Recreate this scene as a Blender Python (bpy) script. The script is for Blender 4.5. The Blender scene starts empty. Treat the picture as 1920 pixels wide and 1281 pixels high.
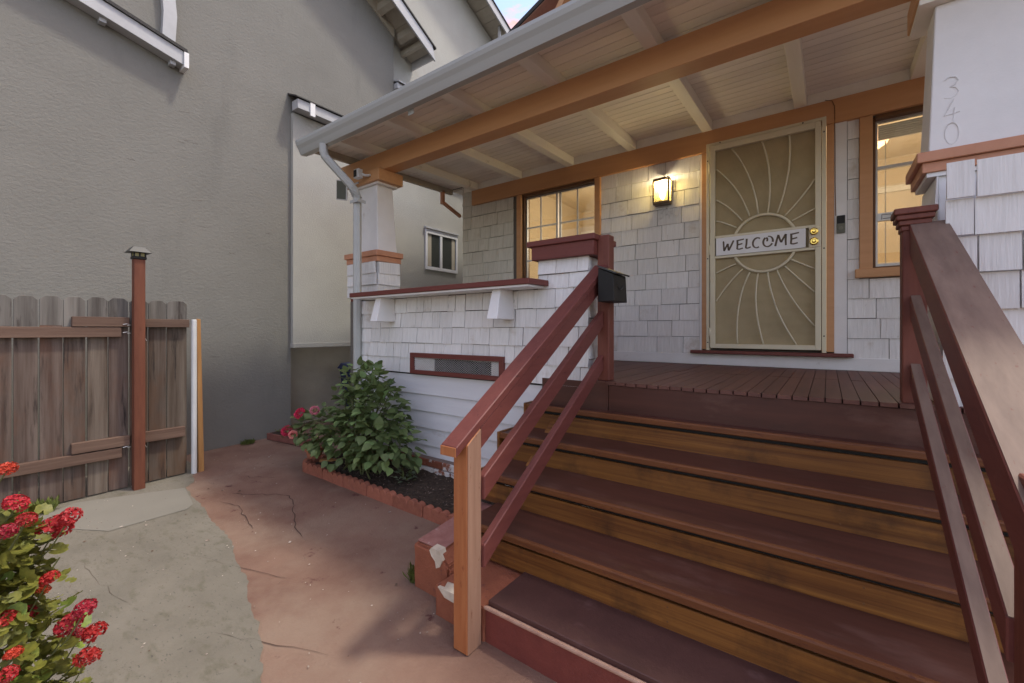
import bpy, bmesh, math, random
from mathutils import Vector, Matrix, Euler
random.seed(7)
R = math.radians
S = bpy.context.scene
COL = S.collection
H = 1.413                      # eye height above the foot of the steps; heights below are written relative to the eye

# ------------------------------------------------------------------ camera
cam_d = bpy.data.cameras.new('camera')
cam = bpy.data.objects.new('camera', cam_d); COL.objects.link(cam)
cam.location = (0, 0, H); cam.rotation_euler = (R(90), 0, math.atan2(592, 809))
cam_d.sensor_width = 36; cam_d.lens = 36*809/1920; cam_d.shift_y = -20.8/1920
cam_d.clip_start = 0.02; cam_d.clip_end = 500
S.camera = cam

# ------------------------------------------------------------------ world: evening sky with pink cloud streaks
SUN = Vector((0.40, 0.27, 1.0)).normalized()
w = bpy.data.worlds.new('World'); S.world = w; w.use_nodes = True
nt = w.node_tree; nt.nodes.clear()
def wn(t, **k):
    n = nt.nodes.new(t)
    for a, b in k.items(): setattr(n, a, b)
    return n
wo = wn('ShaderNodeOutputWorld'); bg = wn('ShaderNodeBackground')
sky = wn('ShaderNodeTexSky', sky_type='NISHITA')
sky.sun_disc = False; sky.sun_elevation = math.asin(SUN.z); sky.sun_rotation = math.atan2(SUN.x, SUN.y)
sky.air_density = 1.0; sky.dust_density = 1.5; sky.ozone_density = 1.0
tc = wn('ShaderNodeTexCoord'); mp = wn('ShaderNodeMapping'); mp.inputs['Scale'].default_value = (3.0, 3.0, 9.0)
mp.inputs['Rotation'].default_value = (0.15, 0.1, 0.4); mp.inputs['Location'].default_value = (5.1, 2.7, 6.9)
no = wn('ShaderNodeTexNoise'); no.inputs['Scale'].default_value = 2.4; no.inputs['Detail'].default_value = 7; no.inputs['Roughness'].default_value = 0.6
rp = wn('ShaderNodeValToRGB'); rp.color_ramp.elements[0].position = 0.49; rp.color_ramp.elements[1].position = 0.64
mx = wn('ShaderNodeMix', data_type='RGBA'); mx.inputs[7].default_value = (2.7, 1.35, 1.15, 1)
tint = wn('ShaderNodeMix', data_type='RGBA', blend_type='MULTIPLY'); tint.inputs[0].default_value = 1.0; tint.inputs[7].default_value = (0.88, 0.81, 0.74, 1)
L = nt.links.new
L(tc.outputs['Generated'], mp.inputs[0]); L(mp.outputs[0], no.inputs['Vector']); L(no.outputs[0], rp.inputs[0])
L(sky.outputs[0], tint.inputs[6]); L(tint.outputs[2], mx.inputs[6]); L(rp.outputs[0], mx.inputs[0])
L(mx.outputs[2], bg.inputs[0]); bg.inputs[1].default_value = 0.15; L(bg.outputs[0], wo.inputs[0])

# ------------------------------------------------------------------ sun and exposure
sd = bpy.data.lights.new('sun', 'SUN'); sd.energy = 0.78; sd.angle = R(5.0); sd.color = (1.0, 0.95, 0.82)
so = bpy.data.objects.new('sun', sd); COL.objects.link(so)
so.rotation_mode = 'QUATERNION'; so.rotation_quaternion = SUN.to_track_quat('Z', 'Y'); so.location = (6, 4, 12)
S.view_settings.view_transform = 'Standard'; S.view_settings.look = 'None'
S.view_settings.exposure = 1.85; S.view_settings.gamma = 1.0; S.view_settings.use_curve_mapping = False
S.cycles.max_bounces = 8; S.cycles.diffuse_bounces = 4; S.cycles.transparent_max_bounces = 12
S.cycles.sample_clamp_indirect = 4.0

# ------------------------------------------------------------------ helpers
WM = {}
def wmat(o): return WM.get(o.name, Matrix.Identity(4))
def setp(o, p, m=None):
    """parent o to p keeping world matrix m"""
    m = m if m is not None else Matrix.Identity(4)
    WM[o.name] = m
    o.matrix_basis = m
    if p is not None:
        o.parent = p; o.matrix_parent_inverse = wmat(p).inverted()
def tag(o, label=None, cat=None, group=None, kind=None):
    if label: o['label'] = label
    if cat: o['category'] = cat
    if group: o['group'] = group
    if kind: o['kind'] = kind
    return o
def thing(name, label, cat, loc, group=None):
    o = bpy.data.objects.new(name, None); COL.objects.link(o); o.empty_display_size = 0.1
    setp(o, None, Matrix.Translation((loc[0], loc[1], loc[2]+H)))
    return tag(o, label, cat, group)
class MB:
    def __init__(s): s.bm = bmesh.new()
    def _faces(s, vs, fs):
        v = [s.bm.verts.new(p) for p in vs]
        out = []
        for f in fs:
            try: out.append(s.bm.faces.new([v[i] for i in f]))
            except ValueError: pass
        return v, out
    def hexa(s, b, t, bev=0.0):
        """b, t: four points each, counter-clockwise seen from above"""
        vs, fs = s._faces(list(b)+list(t), [(3,2,1,0),(4,5,6,7),(0,1,5,4),(1,2,6,5),(2,3,7,6),(3,0,4,7)])
        if bev > 0:
            es = list({e for f in fs for e in f.edges})
            bmesh.ops.bevel(s.bm, geom=es, offset=bev, segments=1 if bev < 0.006 else 2, affect='EDGES', profile=0.5)
        return s
    def box(s, x0, x1, y0, y1, z0, z1, bev=0.0):
        return s.hexa([(x0,y0,z0),(x1,y0,z0),(x1,y1,z0),(x0,y1,z0)], [(x0,y0,z1),(x1,y0,z1),(x1,y1,z1),(x0,y1,z1)], bev)
    def prism(s, pts, vec, bev=0.0):
        """closed polygon extruded along vec"""
        n = len(pts); vec = Vector(vec)
        q = [tuple(Vector(p)+vec) for p in pts]
        vs, fs = s._faces(list(pts)+q, [tuple(range(n))[::-1], tuple(range(n, 2*n))]+[(i,(i+1)%n,n+(i+1)%n,n+i) for i in range(n)])
        bmesh.ops.recalc_face_normals(s.bm, faces=fs)
        if bev > 0:
            es = list({e for f in fs for e in f.edges})
            bmesh.ops.bevel(s.bm, geom=es, offset=bev, segments=1, affect='EDGES', profile=0.5)
        return s
    def tube(s, pts, r, n=8, cap=True, flat=None):
        """round (or flattened) tube along a polyline; r a number or a list"""
        pts = [Vector(p) for p in pts]; k = len(pts)
        rs = r if isinstance(r, (list, tuple)) else [r]*k
        rings = []; up = Vector((0,0,1))
        for i, p in enumerate(pts):
            d = (pts[min(i+1,k-1)]-pts[max(i-1,0)])
            if d.length < 1e-9: d = Vector((0,0,1))
            d.normalize()
            a = flat if flat is not None else (up if abs(d.z) < 0.95 else Vector((0,1,0)))
            u = d.cross(Vector(a)).normalized(); v = u.cross(d).normalized()
            rings.append([s.bm.verts.new(p+u*rs[i]*math.cos(2*math.pi*j/n)+v*rs[i]*math.sin(2*math.pi*j/n)) for j in range(n)])
        for i in range(k-1):
            for j in range(n):
                s.bm.faces.new((rings[i][j], rings[i][(j+1)%n], rings[i+1][(j+1)%n], rings[i+1][j]))
        if cap:
            s.bm.faces.new(rings[0][::-1]); s.bm.faces.new(rings[-1])
        return s
    def poly(s, pts):
        s._faces(pts, [tuple(range(len(pts)))]); return s
    def mesh(s, name, smooth=False, dz=H):
        me = bpy.data.meshes.new(name)
        if dz: bmesh.ops.translate(s.bm, verts=s.bm.verts, vec=(0,0,dz))
        s.bm.to_mesh(me); s.bm.free()
        if smooth:
            for p in me.polygons: p.use_smooth = True
        return me
def obj(name, mb, mat, parent=None, smooth=False, label=None, cat=None, group=None, kind=None, org=None):
    me = mb.mesh(name, smooth); me.materials.append(mat)
    o = bpy.data.objects.new(name, me); COL.objects.link(o)
    if org is not None:
        v = Vector((org[0], org[1], org[2]+H)); me.transform(Matrix.Translation(-v)); setp(o, parent, Matrix.Translation(v))
    else: setp(o, parent)
    return tag(o, label, cat, group, kind)
def inst(name, me, m, parent, **k):
    """m: world matrix written with real heights (H already added)"""
    o = bpy.data.objects.new(name, me); COL.objects.link(o); setp(o, parent, m); return tag(o, **k)
def basis(u, v, w_, o):
    m = Matrix((( u[0],v[0],w_[0],o[0]),(u[1],v[1],w_[1],o[1]),(u[2],v[2],w_[2],o[2]),(0,0,0,1)))
    return m
def beam(mb, p0, p1, wid, hgt, bev=0.003):
    """rectangular bar whose TOP centre line runs p0 -> p1, ends cut plumb"""
    p0, p1 = Vector(p0), Vector(p1); d = p1-p0; h = Vector((d.x, d.y, 0)).normalized(); s = Vector((h.y, -h.x, 0))*wid/2
    dn = Vector((0,0,-hgt))
    mb.prism([tuple(p0-s), tuple(p0+s), tuple(p0+s+dn), tuple(p0-s+dn)], d, bev); return mb

# ------------------------------------------------------------------ materials
def mat(name, c1, c2=None, rough=0.6, scale=6.0, stretch=None, bump=0.0, bscale=None, blotch=None, rand=0.0, spec=0.35, metal=0.0,
        blotch2=None, contrast=(0.3, 0.7), detail=6.0, hue=0.0):
    m = bpy.data.materials.new(name); m.use_nodes = True; t = m.node_tree; ns = t.nodes; lk = t.links.new
    b = ns['Principled BSDF']; b.inputs['Roughness'].default_value = rough; b.inputs['Specular IOR Level'].default_value = spec
    b.inputs['Metallic'].default_value = metal
    geo = ns.new('ShaderNodeNewGeometry'); oi = ns.new('ShaderNodeObjectInfo')
    off = ns.new('ShaderNodeVectorMath'); off.operation = 'ADD'
    sc = ns.new('ShaderNodeVectorMath'); sc.operation = 'SCALE'; sc.inputs[0].default_value = (13.7, 7.3, 9.1)
    lk(oi.outputs['Random'], sc.inputs['Scale']); lk(geo.outputs['Position'], off.inputs[0])
    if rand > 0: lk(sc.outputs[0], off.inputs[1])
    mpn = ns.new('ShaderNodeMapping'); lk(off.outputs[0], mpn.inputs[0])
    st = stretch or (1, 1, 1); mpn.inputs['Scale'].default_value = st
    n1 = ns.new('ShaderNodeTexNoise'); n1.inputs['Scale'].default_value = scale; n1.inputs['Detail'].default_value = detail; n1.inputs['Roughness'].default_value = 0.62
    lk(mpn.outputs[0], n1.inputs['Vector'])
    r1 = ns.new('ShaderNodeValToRGB'); r1.color_ramp.elements[0].position = contrast[0]; r1.color_ramp.elements[1].position = contrast[1]
    c2 = c2 or tuple(x*0.85 for x in c1)
    r1.color_ramp.elements[0].color = (*c2, 1); r1.color_ramp.elements[1].color = (*c1, 1)
    lk(n1.outputs[0], r1.inputs[0]); colr = r1.outputs[0]
    for bl in (blotch, blotch2):
        if bl:                      # (colour, scale, threshold, softness, stretch)
            nb = ns.new('ShaderNodeTexNoise'); nb.inputs['Scale'].default_value = bl[1]; nb.inputs['Detail'].default_value = 8; nb.inputs['Roughness'].default_value = 0.65
            mb_ = ns.new('ShaderNodeMapping'); mb_.inputs['Scale'].default_value = bl[4] if len(bl) > 4 else (1,1,1)
            mb_.inputs['Location'].default_value = (bl[1]*3.1, bl[1]*1.7, 4.4)
            lk(off.outputs[0], mb_.inputs[0]); lk(mb_.outputs[0], nb.inputs['Vector'])
            rb = ns.new('ShaderNodeValToRGB'); rb.color_ramp.elements[0].position = bl[2]; rb.color_ramp.elements[1].position = min(1, bl[2]+bl[3])
            lk(nb.outputs[0], rb.inputs[0])
            mm = ns.new('ShaderNodeMix'); mm.data_type = 'RGBA'; mm.inputs[7].default_value = (*bl[0], 1)
            lk(colr, mm.inputs[6]); lk(rb.outputs[0], mm.inputs[0]); colr = mm.outputs[2]
    if rand > 0 or hue > 0:
        hs = ns.new('ShaderNodeHueSaturation')
        mr = ns.new('ShaderNodeMapRange'); mr.inputs['To Min'].default_value = 1-rand; mr.inputs['To Max'].default_value = 1+rand
        lk(oi.outputs['Random'], mr.inputs[0]); lk(mr.outputs[0], hs.inputs['Value']); lk(colr, hs.inputs['Color'])
        if hue > 0:
            m2 = ns.new('ShaderNodeMath'); m2.operation = 'MULTIPLY'; m2.inputs[1].default_value = 7.31; lk(oi.outputs['Random'], m2.inputs[0])
            fr = ns.new('ShaderNodeMath'); fr.operation = 'FRACT'; lk(m2.outputs[0], fr.inputs[0])
            m3 = ns.new('ShaderNodeMapRange'); m3.inputs['To Min'].default_value = 0.5-hue; m3.inputs['To Max'].default_value = 0.5+hue
            lk(fr.outputs[0], m3.inputs[0]); lk(m3.outputs[0], hs.inputs['Hue'])
        colr = hs.outputs[0]
    lk(colr, b.inputs['Base Color'])
    if bump > 0:
        bp = ns.new('ShaderNodeBump'); bp.inputs['Strength'].default_value = 1.0; bp.inputs['Distance'].default_value = bump
        if bscale:
            n2 = ns.new('ShaderNodeTexNoise'); n2.inputs['Scale'].default_value = bscale; n2.inputs['Detail'].default_value = 8; n2.inputs['Roughness'].default_value = 0.7
            lk(mpn.outputs[0], n2.inputs['Vector']); lk(n2.outputs[0], bp.inputs['Height'])
        else: lk(n1.outputs[0], bp.inputs['Height'])
        lk(bp.outputs[0], b.inputs['Normal'])
    m['bsdf'] = b.name
    return m
def emit(name, c, s):
    m = bpy.data.materials.new(name); m.use_nodes = True
    b = m.node_tree.nodes['Principled BSDF']; b.inputs['Base Color'].default_value = (*c, 1)
    b.inputs['Emission Color'].default_value = (*c, 1); b.inputs['Emission Strength'].default_value = s; return m
def glass(name, tintc=(0.92, 0.93, 0.92), gloss=0.14):
    m = bpy.data.materials.new(name); m.use_nodes = True; t = m.node_tree; t.nodes.clear(); lk = t.links.new
    o = t.nodes.new('ShaderNodeOutputMaterial'); mixn = t.nodes.new('ShaderNodeMixShader')
    tr = t.nodes.new('ShaderNodeBsdfTransparent'); tr.inputs[0].default_value = (*tintc, 1)
    gl = t.nodes.new('ShaderNodeBsdfGlossy'); gl.inputs['Roughness'].default_value = 0.01
    fr = t.nodes.new('ShaderNodeFresnel'); fr.inputs[0].default_value = 1.45
    ad = t.nodes.new('ShaderNodeMath'); ad.operation = 'ADD'; ad.inputs[1].default_value = gloss; lk(fr.outputs[0], ad.inputs[0])
    lk(ad.outputs[0], mixn.inputs[0]); lk(tr.outputs[0], mixn.inputs[1]); lk(gl.outputs[0], mixn.inputs[2]); lk(mixn.outputs[0], o.inputs[0])
    return m
VZ = (1, 1, 0.07); VX = (0.07, 1, 1); VY = (1, 0.07, 1)
M = {}
M['backing'] = mat('dark_wall_backing', (0.16,0.145,0.125), rough=0.9)
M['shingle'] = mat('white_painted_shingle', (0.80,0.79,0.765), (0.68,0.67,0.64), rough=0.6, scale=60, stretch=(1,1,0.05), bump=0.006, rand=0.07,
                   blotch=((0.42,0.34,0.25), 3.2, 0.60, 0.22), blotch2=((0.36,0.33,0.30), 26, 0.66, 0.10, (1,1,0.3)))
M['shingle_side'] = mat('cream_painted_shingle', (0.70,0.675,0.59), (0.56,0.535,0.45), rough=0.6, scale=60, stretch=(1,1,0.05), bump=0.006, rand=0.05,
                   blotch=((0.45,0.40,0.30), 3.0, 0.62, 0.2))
M['white'] = mat('white_paint', (0.80,0.79,0.77), (0.73,0.72,0.70), rough=0.5, scale=5, bump=0.001, bscale=90, blotch=((0.5,0.45,0.37), 5, 0.63, 0.15))
M['lap'] = mat('white_lap_board', (0.70,0.70,0.70), (0.60,0.60,0.61), rough=0.55, scale=9, stretch=VX, bump=0.001, bscale=60, blotch=((0.42,0.38,0.33), 4, 0.62, 0.15, (0.5,1,1)))
M['ceiling'] = mat('white_ceiling_board', (0.84,0.80,0.74), (0.77,0.72,0.66), rough=0.6, scale=14, stretch=VX, bump=0.0006, rand=0.05)
M['rafter'] = mat('cream_rafter_paint', (0.84,0.81,0.73), (0.78,0.75,0.66), rough=0.55, scale=10, stretch=VY, bump=0.001, blotch=((0.36,0.32,0.24), 5, 0.64, 0.14))
M['orange'] = mat('ochre_trim_paint', (0.58,0.31,0.145), (0.51,0.265,0.12), rough=0.45, scale=16, stretch=VX, bump=0.0012, blotch=((0.60,0.33,0.18), 3, 0.58, 0.2, (0.3,1,1)))
M['peach'] = mat('salmon_trim_paint', (0.56,0.27,0.16), (0.50,0.23,0.13), rough=0.5, scale=16, bump=0.001)
M['peachwall'] = mat('salmon_stucco', (0.46,0.26,0.20), (0.40,0.22,0.17), rough=0.8, scale=20, bump=0.003)
M['brownreveal'] = mat('brown_window_reveal', (0.16,0.075,0.03), rough=0.5)
M['oxide'] = mat('red_oxide_paint', (0.165,0.050,0.040), (0.128,0.037,0.031), rough=0.5, scale=30, stretch=VY, bump=0.0015, blotch=((0.24,0.10,0.085), 9, 0.64, 0.12), blotch2=((0.085,0.028,0.024), 70, 0.62, 0.05, (1,0.3,0.6)))
M['oxide_x'] = mat('red_oxide_trim', (0.175,0.050,0.038), (0.13,0.036,0.029), rough=0.5, scale=24, stretch=VX, bump=0.0012, blotch=((0.12,0.03,0.025), 8, 0.62, 0.12))
M['oxide_z'] = mat('red_oxide_post', (0.18,0.057,0.036), (0.125,0.036,0.024), rough=0.55, scale=34, stretch=VZ, bump=0.0015, blotch2=((0.085,0.028,0.02), 60, 0.62, 0.06, (1,1,0.3)))
M['tread'] = mat('purple_brown_tread_paint', (0.100,0.037,0.024), (0.064,0.024,0.016), rough=0.5, scale=14, stretch=VX, bump=0.0008,
                 blotch=((0.16,0.085,0.065), 6, 0.55, 0.3, (0.4,1,1)), blotch2=((0.04,0.018,0.013), 3, 0.6, 0.2, (0.3,1,1)))
M['noser'] = mat('worn_tread_nosing', (0.185,0.066,0.019), (0.115,0.038,0.013), rough=0.55, scale=40, stretch=VX, bump=0.002, blotch=((0.10,0.03,0.015), 60, 0.58, 0.08, (0.35,1,1)))
M['riser'] = mat('stained_riser_board', (0.27,0.112,0.024), (0.115,0.040,0.010), rough=0.5, scale=26, stretch=(0.035,1,1.6), bump=0.002, contrast=(0.35,0.70),
                 blotch=((0.045,0.018,0.008), 2.6, 0.52, 0.2), rand=0.12)
M['deck'] = mat('brown_deck_paint', (0.15,0.065,0.047), (0.105,0.045,0.033), rough=0.55, scale=20, stretch=VY, bump=0.0012, rand=0.10, blotch=((0.09,0.04,0.035), 7, 0.62, 0.15))
M['tanface'] = mat('pale_rail_top', (0.195,0.130,0.098), (0.140,0.090,0.068), rough=0.6, scale=26, stretch=(1,0.12,0.3), bump=0.001, contrast=(0.35,0.65), blotch2=((0.15,0.06,0.045), 75, 0.63, 0.04, (1,0.25,0.5)))  # paler tan than the rail sides, used only on the right rails' top faces
M['cedar_new'] = mat('orange_stained_newel', (0.44,0.17,0.064), (0.34,0.11,0.038), rough=0.5, scale=40, stretch=VZ, bump=0.0015, blotch=((0.26,0.075,0.03), 60, 0.62, 0.06, (1,1,0.25)))
M['fencewood'] = mat('weathered_fence_board', (0.150,0.117,0.095), (0.058,0.036,0.026), rough=0.8, scale=20, stretch=(1,1,0.045), bump=0.003, rand=0.16, hue=0.012, contrast=(0.32,0.68),
                     blotch=((0.115,0.056,0.031), 2.4, 0.48, 0.2, (1,1,0.4)), blotch2=((0.024,0.016,0.013), 11, 0.56, 0.12, (1,1,0.10)))
M['fencetop'] = mat('silvered_fence_top', (0.175,0.162,0.145), (0.07,0.061,0.054), rough=0.85, scale=18, stretch=(1,1,0.05), bump=0.003, rand=0.15, contrast=(0.32,0.68),
                    blotch=((0.04,0.03,0.026), 10, 0.56, 0.1, (1,1,0.15)))
M['fencerail'] = mat('fence_rail_wood', (0.165,0.105,0.076), (0.085,0.046,0.032), rough=0.8, scale=24, stretch=(1,0.05,1), bump=0.003, rand=0.15)
M['redpost'] = mat('red_stained_post', (0.175,0.060,0.031), (0.10,0.030,0.016), rough=0.65, scale=20, stretch=(1,1,0.1), bump=0.002, blotch=((0.09,0.025,0.012), 14, 0.6, 0.1, (1,1,0.3)))
M['stakewood'] = mat('yellow_stake_wood', (0.42,0.22,0.075), (0.28,0.13,0.045), rough=0.7, scale=24, stretch=VZ, bump=0.001)
M['pvc'] = mat('white_pipe', (0.62,0.62,0.61), rough=0.4, scale=6)
M['stucco'] = mat('grey_stucco', (0.212,0.204,0.180), (0.185,0.178,0.157), rough=0.9, scale=1.7, bump=0.007, bscale=40, stretch=(1,0.6,1), blotch=((0.172,0.166,0.147), 3.0, 0.56, 0.2, (1,1,0.22)), blotch2=((0.13,0.125,0.11), 16, 0.68, 0.06, (1,0.5,1)))
M['stucco2'] = mat('pale_stucco', (0.40,0.39,0.35), (0.36,0.35,0.315), rough=0.9, scale=2.2, bump=0.006, bscale=55)
M['nbtrim'] = mat('pale_grey_trim', (0.46,0.46,0.46), (0.40,0.40,0.40), rough=0.5, scale=7)
M['nbsoffit'] = mat('olive_cream_soffit', (0.44,0.40,0.32), (0.38,0.34,0.27), rough=0.6, scale=10, rand=0.06)
M['beigewall'] = mat('beige_lower_wall', (0.42,0.37,0.29), rough=0.85, scale=4, bump=0.003, bscale=50)
M['roofing'] = mat('dark_shingle_roof', (0.07,0.066,0.062), (0.04,0.038,0.036), rough=0.9, scale=60, bump=0.004)
M['gutter'] = mat('grey_gutter_enamel', (0.44,0.45,0.43), (0.39,0.40,0.38), rough=0.35, scale=6, stretch=VX, spec=0.45)
M['tandoor'] = mat('tan_door_enamel', (0.70,0.645,0.47), (0.66,0.60,0.43), rough=0.4, scale=5, spec=0.45)
M['brass'] = mat('polished_brass', (0.80,0.55,0.14), rough=0.18, metal=1.0)
M['black'] = mat('black_metal', (0.018,0.017,0.016), rough=0.5, scale=40, bump=0.0004, spec=0.25)
M['darkgrey'] = mat('dark_grey_plastic', (0.045,0.045,0.045), rough=0.4)
M['bronze'] = mat('bronze_metal', (0.16,0.105,0.06), rough=0.4, metal=0.6)
M['alu'] = mat('aluminium', (0.62,0.61,0.58), rough=0.35, metal=0.6)
M['cream'] = mat('cream_muntin', (0.85,0.82,0.74), rough=0.5)
M['amber'] = mat('amber_room_wall', (0.74,0.62,0.44), rough=0.8, scale=2)
M['signwhite'] = mat('white_sign_enamel', (0.80,0.80,0.80), (0.77,0.77,0.77), rough=0.35)
M['letter'] = mat('brown_letter', (0.13,0.095,0.06), rough=0.5)
M['ghost'] = mat('painted_over_digit', (0.74,0.73,0.715), rough=0.6)
M['glass'] = glass('window_glass'); M['nbglass'] = mat('dark_window_glass', (0.045,0.05,0.045), rough=0.05, spec=0.7)
M['brick'] = mat('red_brick', (0.30,0.10,0.055), (0.22,0.07,0.04), rough=0.85, scale=25, bump=0.004, rand=0.2, blotch=((0.62,0.59,0.55), 6.5, 0.60, 0.04))
M['brick2'] = mat('paint_splashed_brick', (0.30,0.11,0.065), rough=0.85, scale=25, bump=0.004, rand=0.2, blotch=((0.66,0.63,0.60), 9, 0.46, 0.05))
M['mortar'] = mat('old_mortar', (0.22,0.16,0.13), rough=0.9, scale=30, bump=0.004)
M['edging'] = mat('terracotta_edging', (0.34,0.125,0.075), (0.26,0.09,0.055), rough=0.8, scale=30, bump=0.003, rand=0.10, blotch=((0.16,0.07,0.05), 9, 0.6, 0.12))
M['terra'] = mat('terracotta_pot', (0.40,0.16,0.09), rough=0.75, scale=15)
M['soil'] = mat('dark_soil', (0.075,0.052,0.036), (0.03,0.02,0.014), rough=0.95, scale=38, bump=0.03)
M['redconc'] = mat('red_painted_concrete', (0.215,0.130,0.093), (0.160,0.088,0.063), rough=0.8, scale=1.6, bump=0.006, bscale=55, contrast=(0.38,0.62),
                   blotch=((0.235,0.163,0.119), 1.3, 0.46, 0.2), blotch2=((0.10,0.038,0.031), 5.5, 0.64, 0.05))
M['redblock'] = mat('red_painted_block', (0.34,0.115,0.06), (0.26,0.085,0.045), rough=0.8, scale=6, bump=0.010, bscale=28, blotch=((0.17,0.06,0.045), 10, 0.6, 0.1))
M['blocktop'] = mat('faded_pink_concrete', (0.36,0.18,0.15), (0.26,0.11,0.09), rough=0.85, scale=12, bump=0.005, bscale=60, blotch=((0.5,0.42,0.38), 8, 0.66, 0.08))
M['chip'] = mat('bare_concrete_chip', (0.68,0.60,0.47), (0.5,0.42,0.32), rough=0.85, scale=16, bump=0.004)
M['step_top'] = mat('purple_step_paint', (0.088,0.040,0.033), (0.060,0.027,0.023), rough=0.55, scale=4, bump=0.003, bscale=24, blotch=((0.17,0.10,0.095), 3, 0.62, 0.2))
M['greyconc'] = mat('grey_concrete', (0.192,0.173,0.138), (0.142,0.128,0.101), rough=0.85, scale=3, bump=0.006, bscale=50, blotch=((0.125,0.114,0.082), 7, 0.53, 0.16, (1,2.2,1)), blotch2=((0.085,0.078,0.064), 34, 0.60, 0.08, (1,2,1)))
M['smoothconc'] = mat('smooth_concrete_patch', (0.200,0.186,0.156), (0.183,0.170,0.142), rough=0.8, scale=3, bump=0.001, bscale=60)
M['asphalt'] = mat('asphalt', (0.05,0.05,0.05), rough=0.9, scale=60, bump=0.003)
M['crack'] = mat('crack_dirt', (0.075,0.045,0.035), rough=0.95)
M['bin'] = mat('navy_plastic', (0.018,0.026,0.07), rough=0.45)
def leafmat(name, c1, c2, rand=0.25, hue=0.02, trans=0.25, scale=18):
    m = mat(name, c1, c2, rough=0.5, scale=scale, rand=rand, hue=hue, spec=0.35)
    b = m.node_tree.nodes[m['bsdf']]
    b.inputs['Transmission Weight'].default_value = 0
    b.inputs['Subsurface Weight'].default_value = 0
    t = m.node_tree; o = [n for n in t.nodes if n.type == 'OUTPUT_MATERIAL'][0]
    tl = t.nodes.new('ShaderNodeBsdfTranslucent'); ms = t.nodes.new('ShaderNodeMixShader'); ms.inputs[0].default_value = trans
    src = b.inputs['Base Color'].links[0].from_socket
    t.links.new(src, tl.inputs[0]); t.links.new(b.outputs[0], ms.inputs[1]); t.links.new(tl.outputs[0], ms.inputs[2]); t.links.new(ms.outputs[0], o.inputs[0])
    return m
M['dahlialeaf'] = leafmat('dahlia_leaf', (0.21,0.29,0.105), (0.13,0.195,0.065), rand=0.35)
M['gerleaf'] = leafmat('geranium_leaf', (0.30,0.33,0.055), (0.13,0.17,0.032), rand=0.5, hue=0.035, scale=70)
M['stem'] = mat('green_stem', (0.12,0.13,0.05), rough=0.6)
M['gerred'] = leafmat('geranium_red', (0.50,0.030,0.040), (0.26,0.008,0.014), rand=0.25, hue=0.006, scale=110)
M['gerorange'] = leafmat('geranium_orange', (0.58,0.06,0.032), (0.45,0.032,0.02), rand=0.15, hue=0.01)
M['pink'] = leafmat('pink_petal', (0.66,0.055,0.11), (0.50,0.03,0.06), rand=0.2)
M['palepink'] = leafmat('pale_pink_petal', (0.78,0.36,0.36), (0.70,0.18,0.2), rand=0.2)
M['moss'] = leafmat('moss_blade', (0.13,0.16,0.035), (0.08,0.10,0.025), rand=0.3)
M['greyleaf'] = leafmat('silver_leaf', (0.27,0.32,0.22), (0.16,0.21,0.11), rand=0.3)

# ------------------------------------------------------------------ ground
def gz(x, y): return -1.413-0.0145*(x+1.3)+0.02*(y-1.4)
def sheet(name, pts, mat_, lift, parent=None, thick=0.0, **k):
    m = MB(); m.poly([(x, y, gz(x, y)+lift) for x, y in pts])
    bmesh.ops.triangulate(m.bm, faces=m.bm.faces[:])
    return obj(name, m, mat_, parent, **k)
sheet('ground', [(-120,-160),(120,-160),(120,120),(-120,120)], M['asphalt'], -0.012, kind='structure')
path = sheet('path', [(-5.7,-3.2),(4.5,-3.2),(4.5,9.5),(-6.2,9.5),(-6.2,2.6),(-5.7,2.6)], M['redconc'], -0.004, kind='structure')
edge = [(-4.80,1.50),(-4.62,1.46),(-4.52,1.36),(-4.20,1.315),(-3.88,1.29),(-3.62,1.235),(-3.36,1.23),(-3.12,1.19),(-2.86,1.115),(-2.60,1.075),(-2.42,1.0),(-2.22,0.955),(-2.06,0.91),(-1.93,0.845),(-1.83,0.80),(-1.80,0.73),(-1.74,0.60),(-1.70,0.3),(-1.62,-0.4),(-1.65,-1.2),(-1.6,-3.2)]
edge2 = []
for (a_, b_) in zip(edge, edge[1:]):
    n_ = max(2, int(math.hypot(b_[0]-a_[0], b_[1]-a_[1])/0.035))
    for i_ in range(n_):
        t_ = i_/n_; edge2.append((a_[0]+(b_[0]-a_[0])*t_+random.uniform(-.009,.009), a_[1]+(b_[1]-a_[1])*t_+random.uniform(-.009,.009)))
edge2.append(edge[-1])
sheet('concrete_slab', [(-5.7,-3.2),(-5.7,1.62),(-5.0,1.62)]+edge2, M['greyconc'], 0.0, kind='structure')
sheet('smooth_concrete_patch', [(-4.50,1.345),(-4.05,1.265),(-3.98,1.20),(-4.0,0.76),(-4.62,0.40),(-4.84,0.72)], M['smoothconc'], 0.003, kind='structure')
def crack(pts, wd):
    m = MB(); l = []; r_ = []
    for i, (x, y) in enumerate(pts):
        a = pts[max(i-1,0)]; b = pts[min(i+1,len(pts)-1)]; d = Vector((b[0]-a[0], b[1]-a[1])).normalized(); n = Vector((-d.y, d.x))
        ww = wd*random.uniform(0.3,1.2)*(0.25 if i in (0,len(pts)-1) else 1)
        l.append((x+n.x*ww, y+n.y*ww)); r_.append((x-n.x*ww, y-n.y*ww))
    for i in range(len(pts)-1):
        m._faces([(*p, gz(*p)+0.0) for p in (l[i], l[i+1], r_[i+1], r_[i])], [(0,1,2,3)])
    return obj('path_crack', m, M['crack'], path)
def wig(a, b, n, amp):
    out = []
    for i in range(n+1):
        t = i/n; out.append((a[0]+(b[0]-a[0])*t+random.uniform(-amp,amp), a[1]+(b[1]-a[1])*t+random.uniform(-amp,amp)))
    return out
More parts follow.
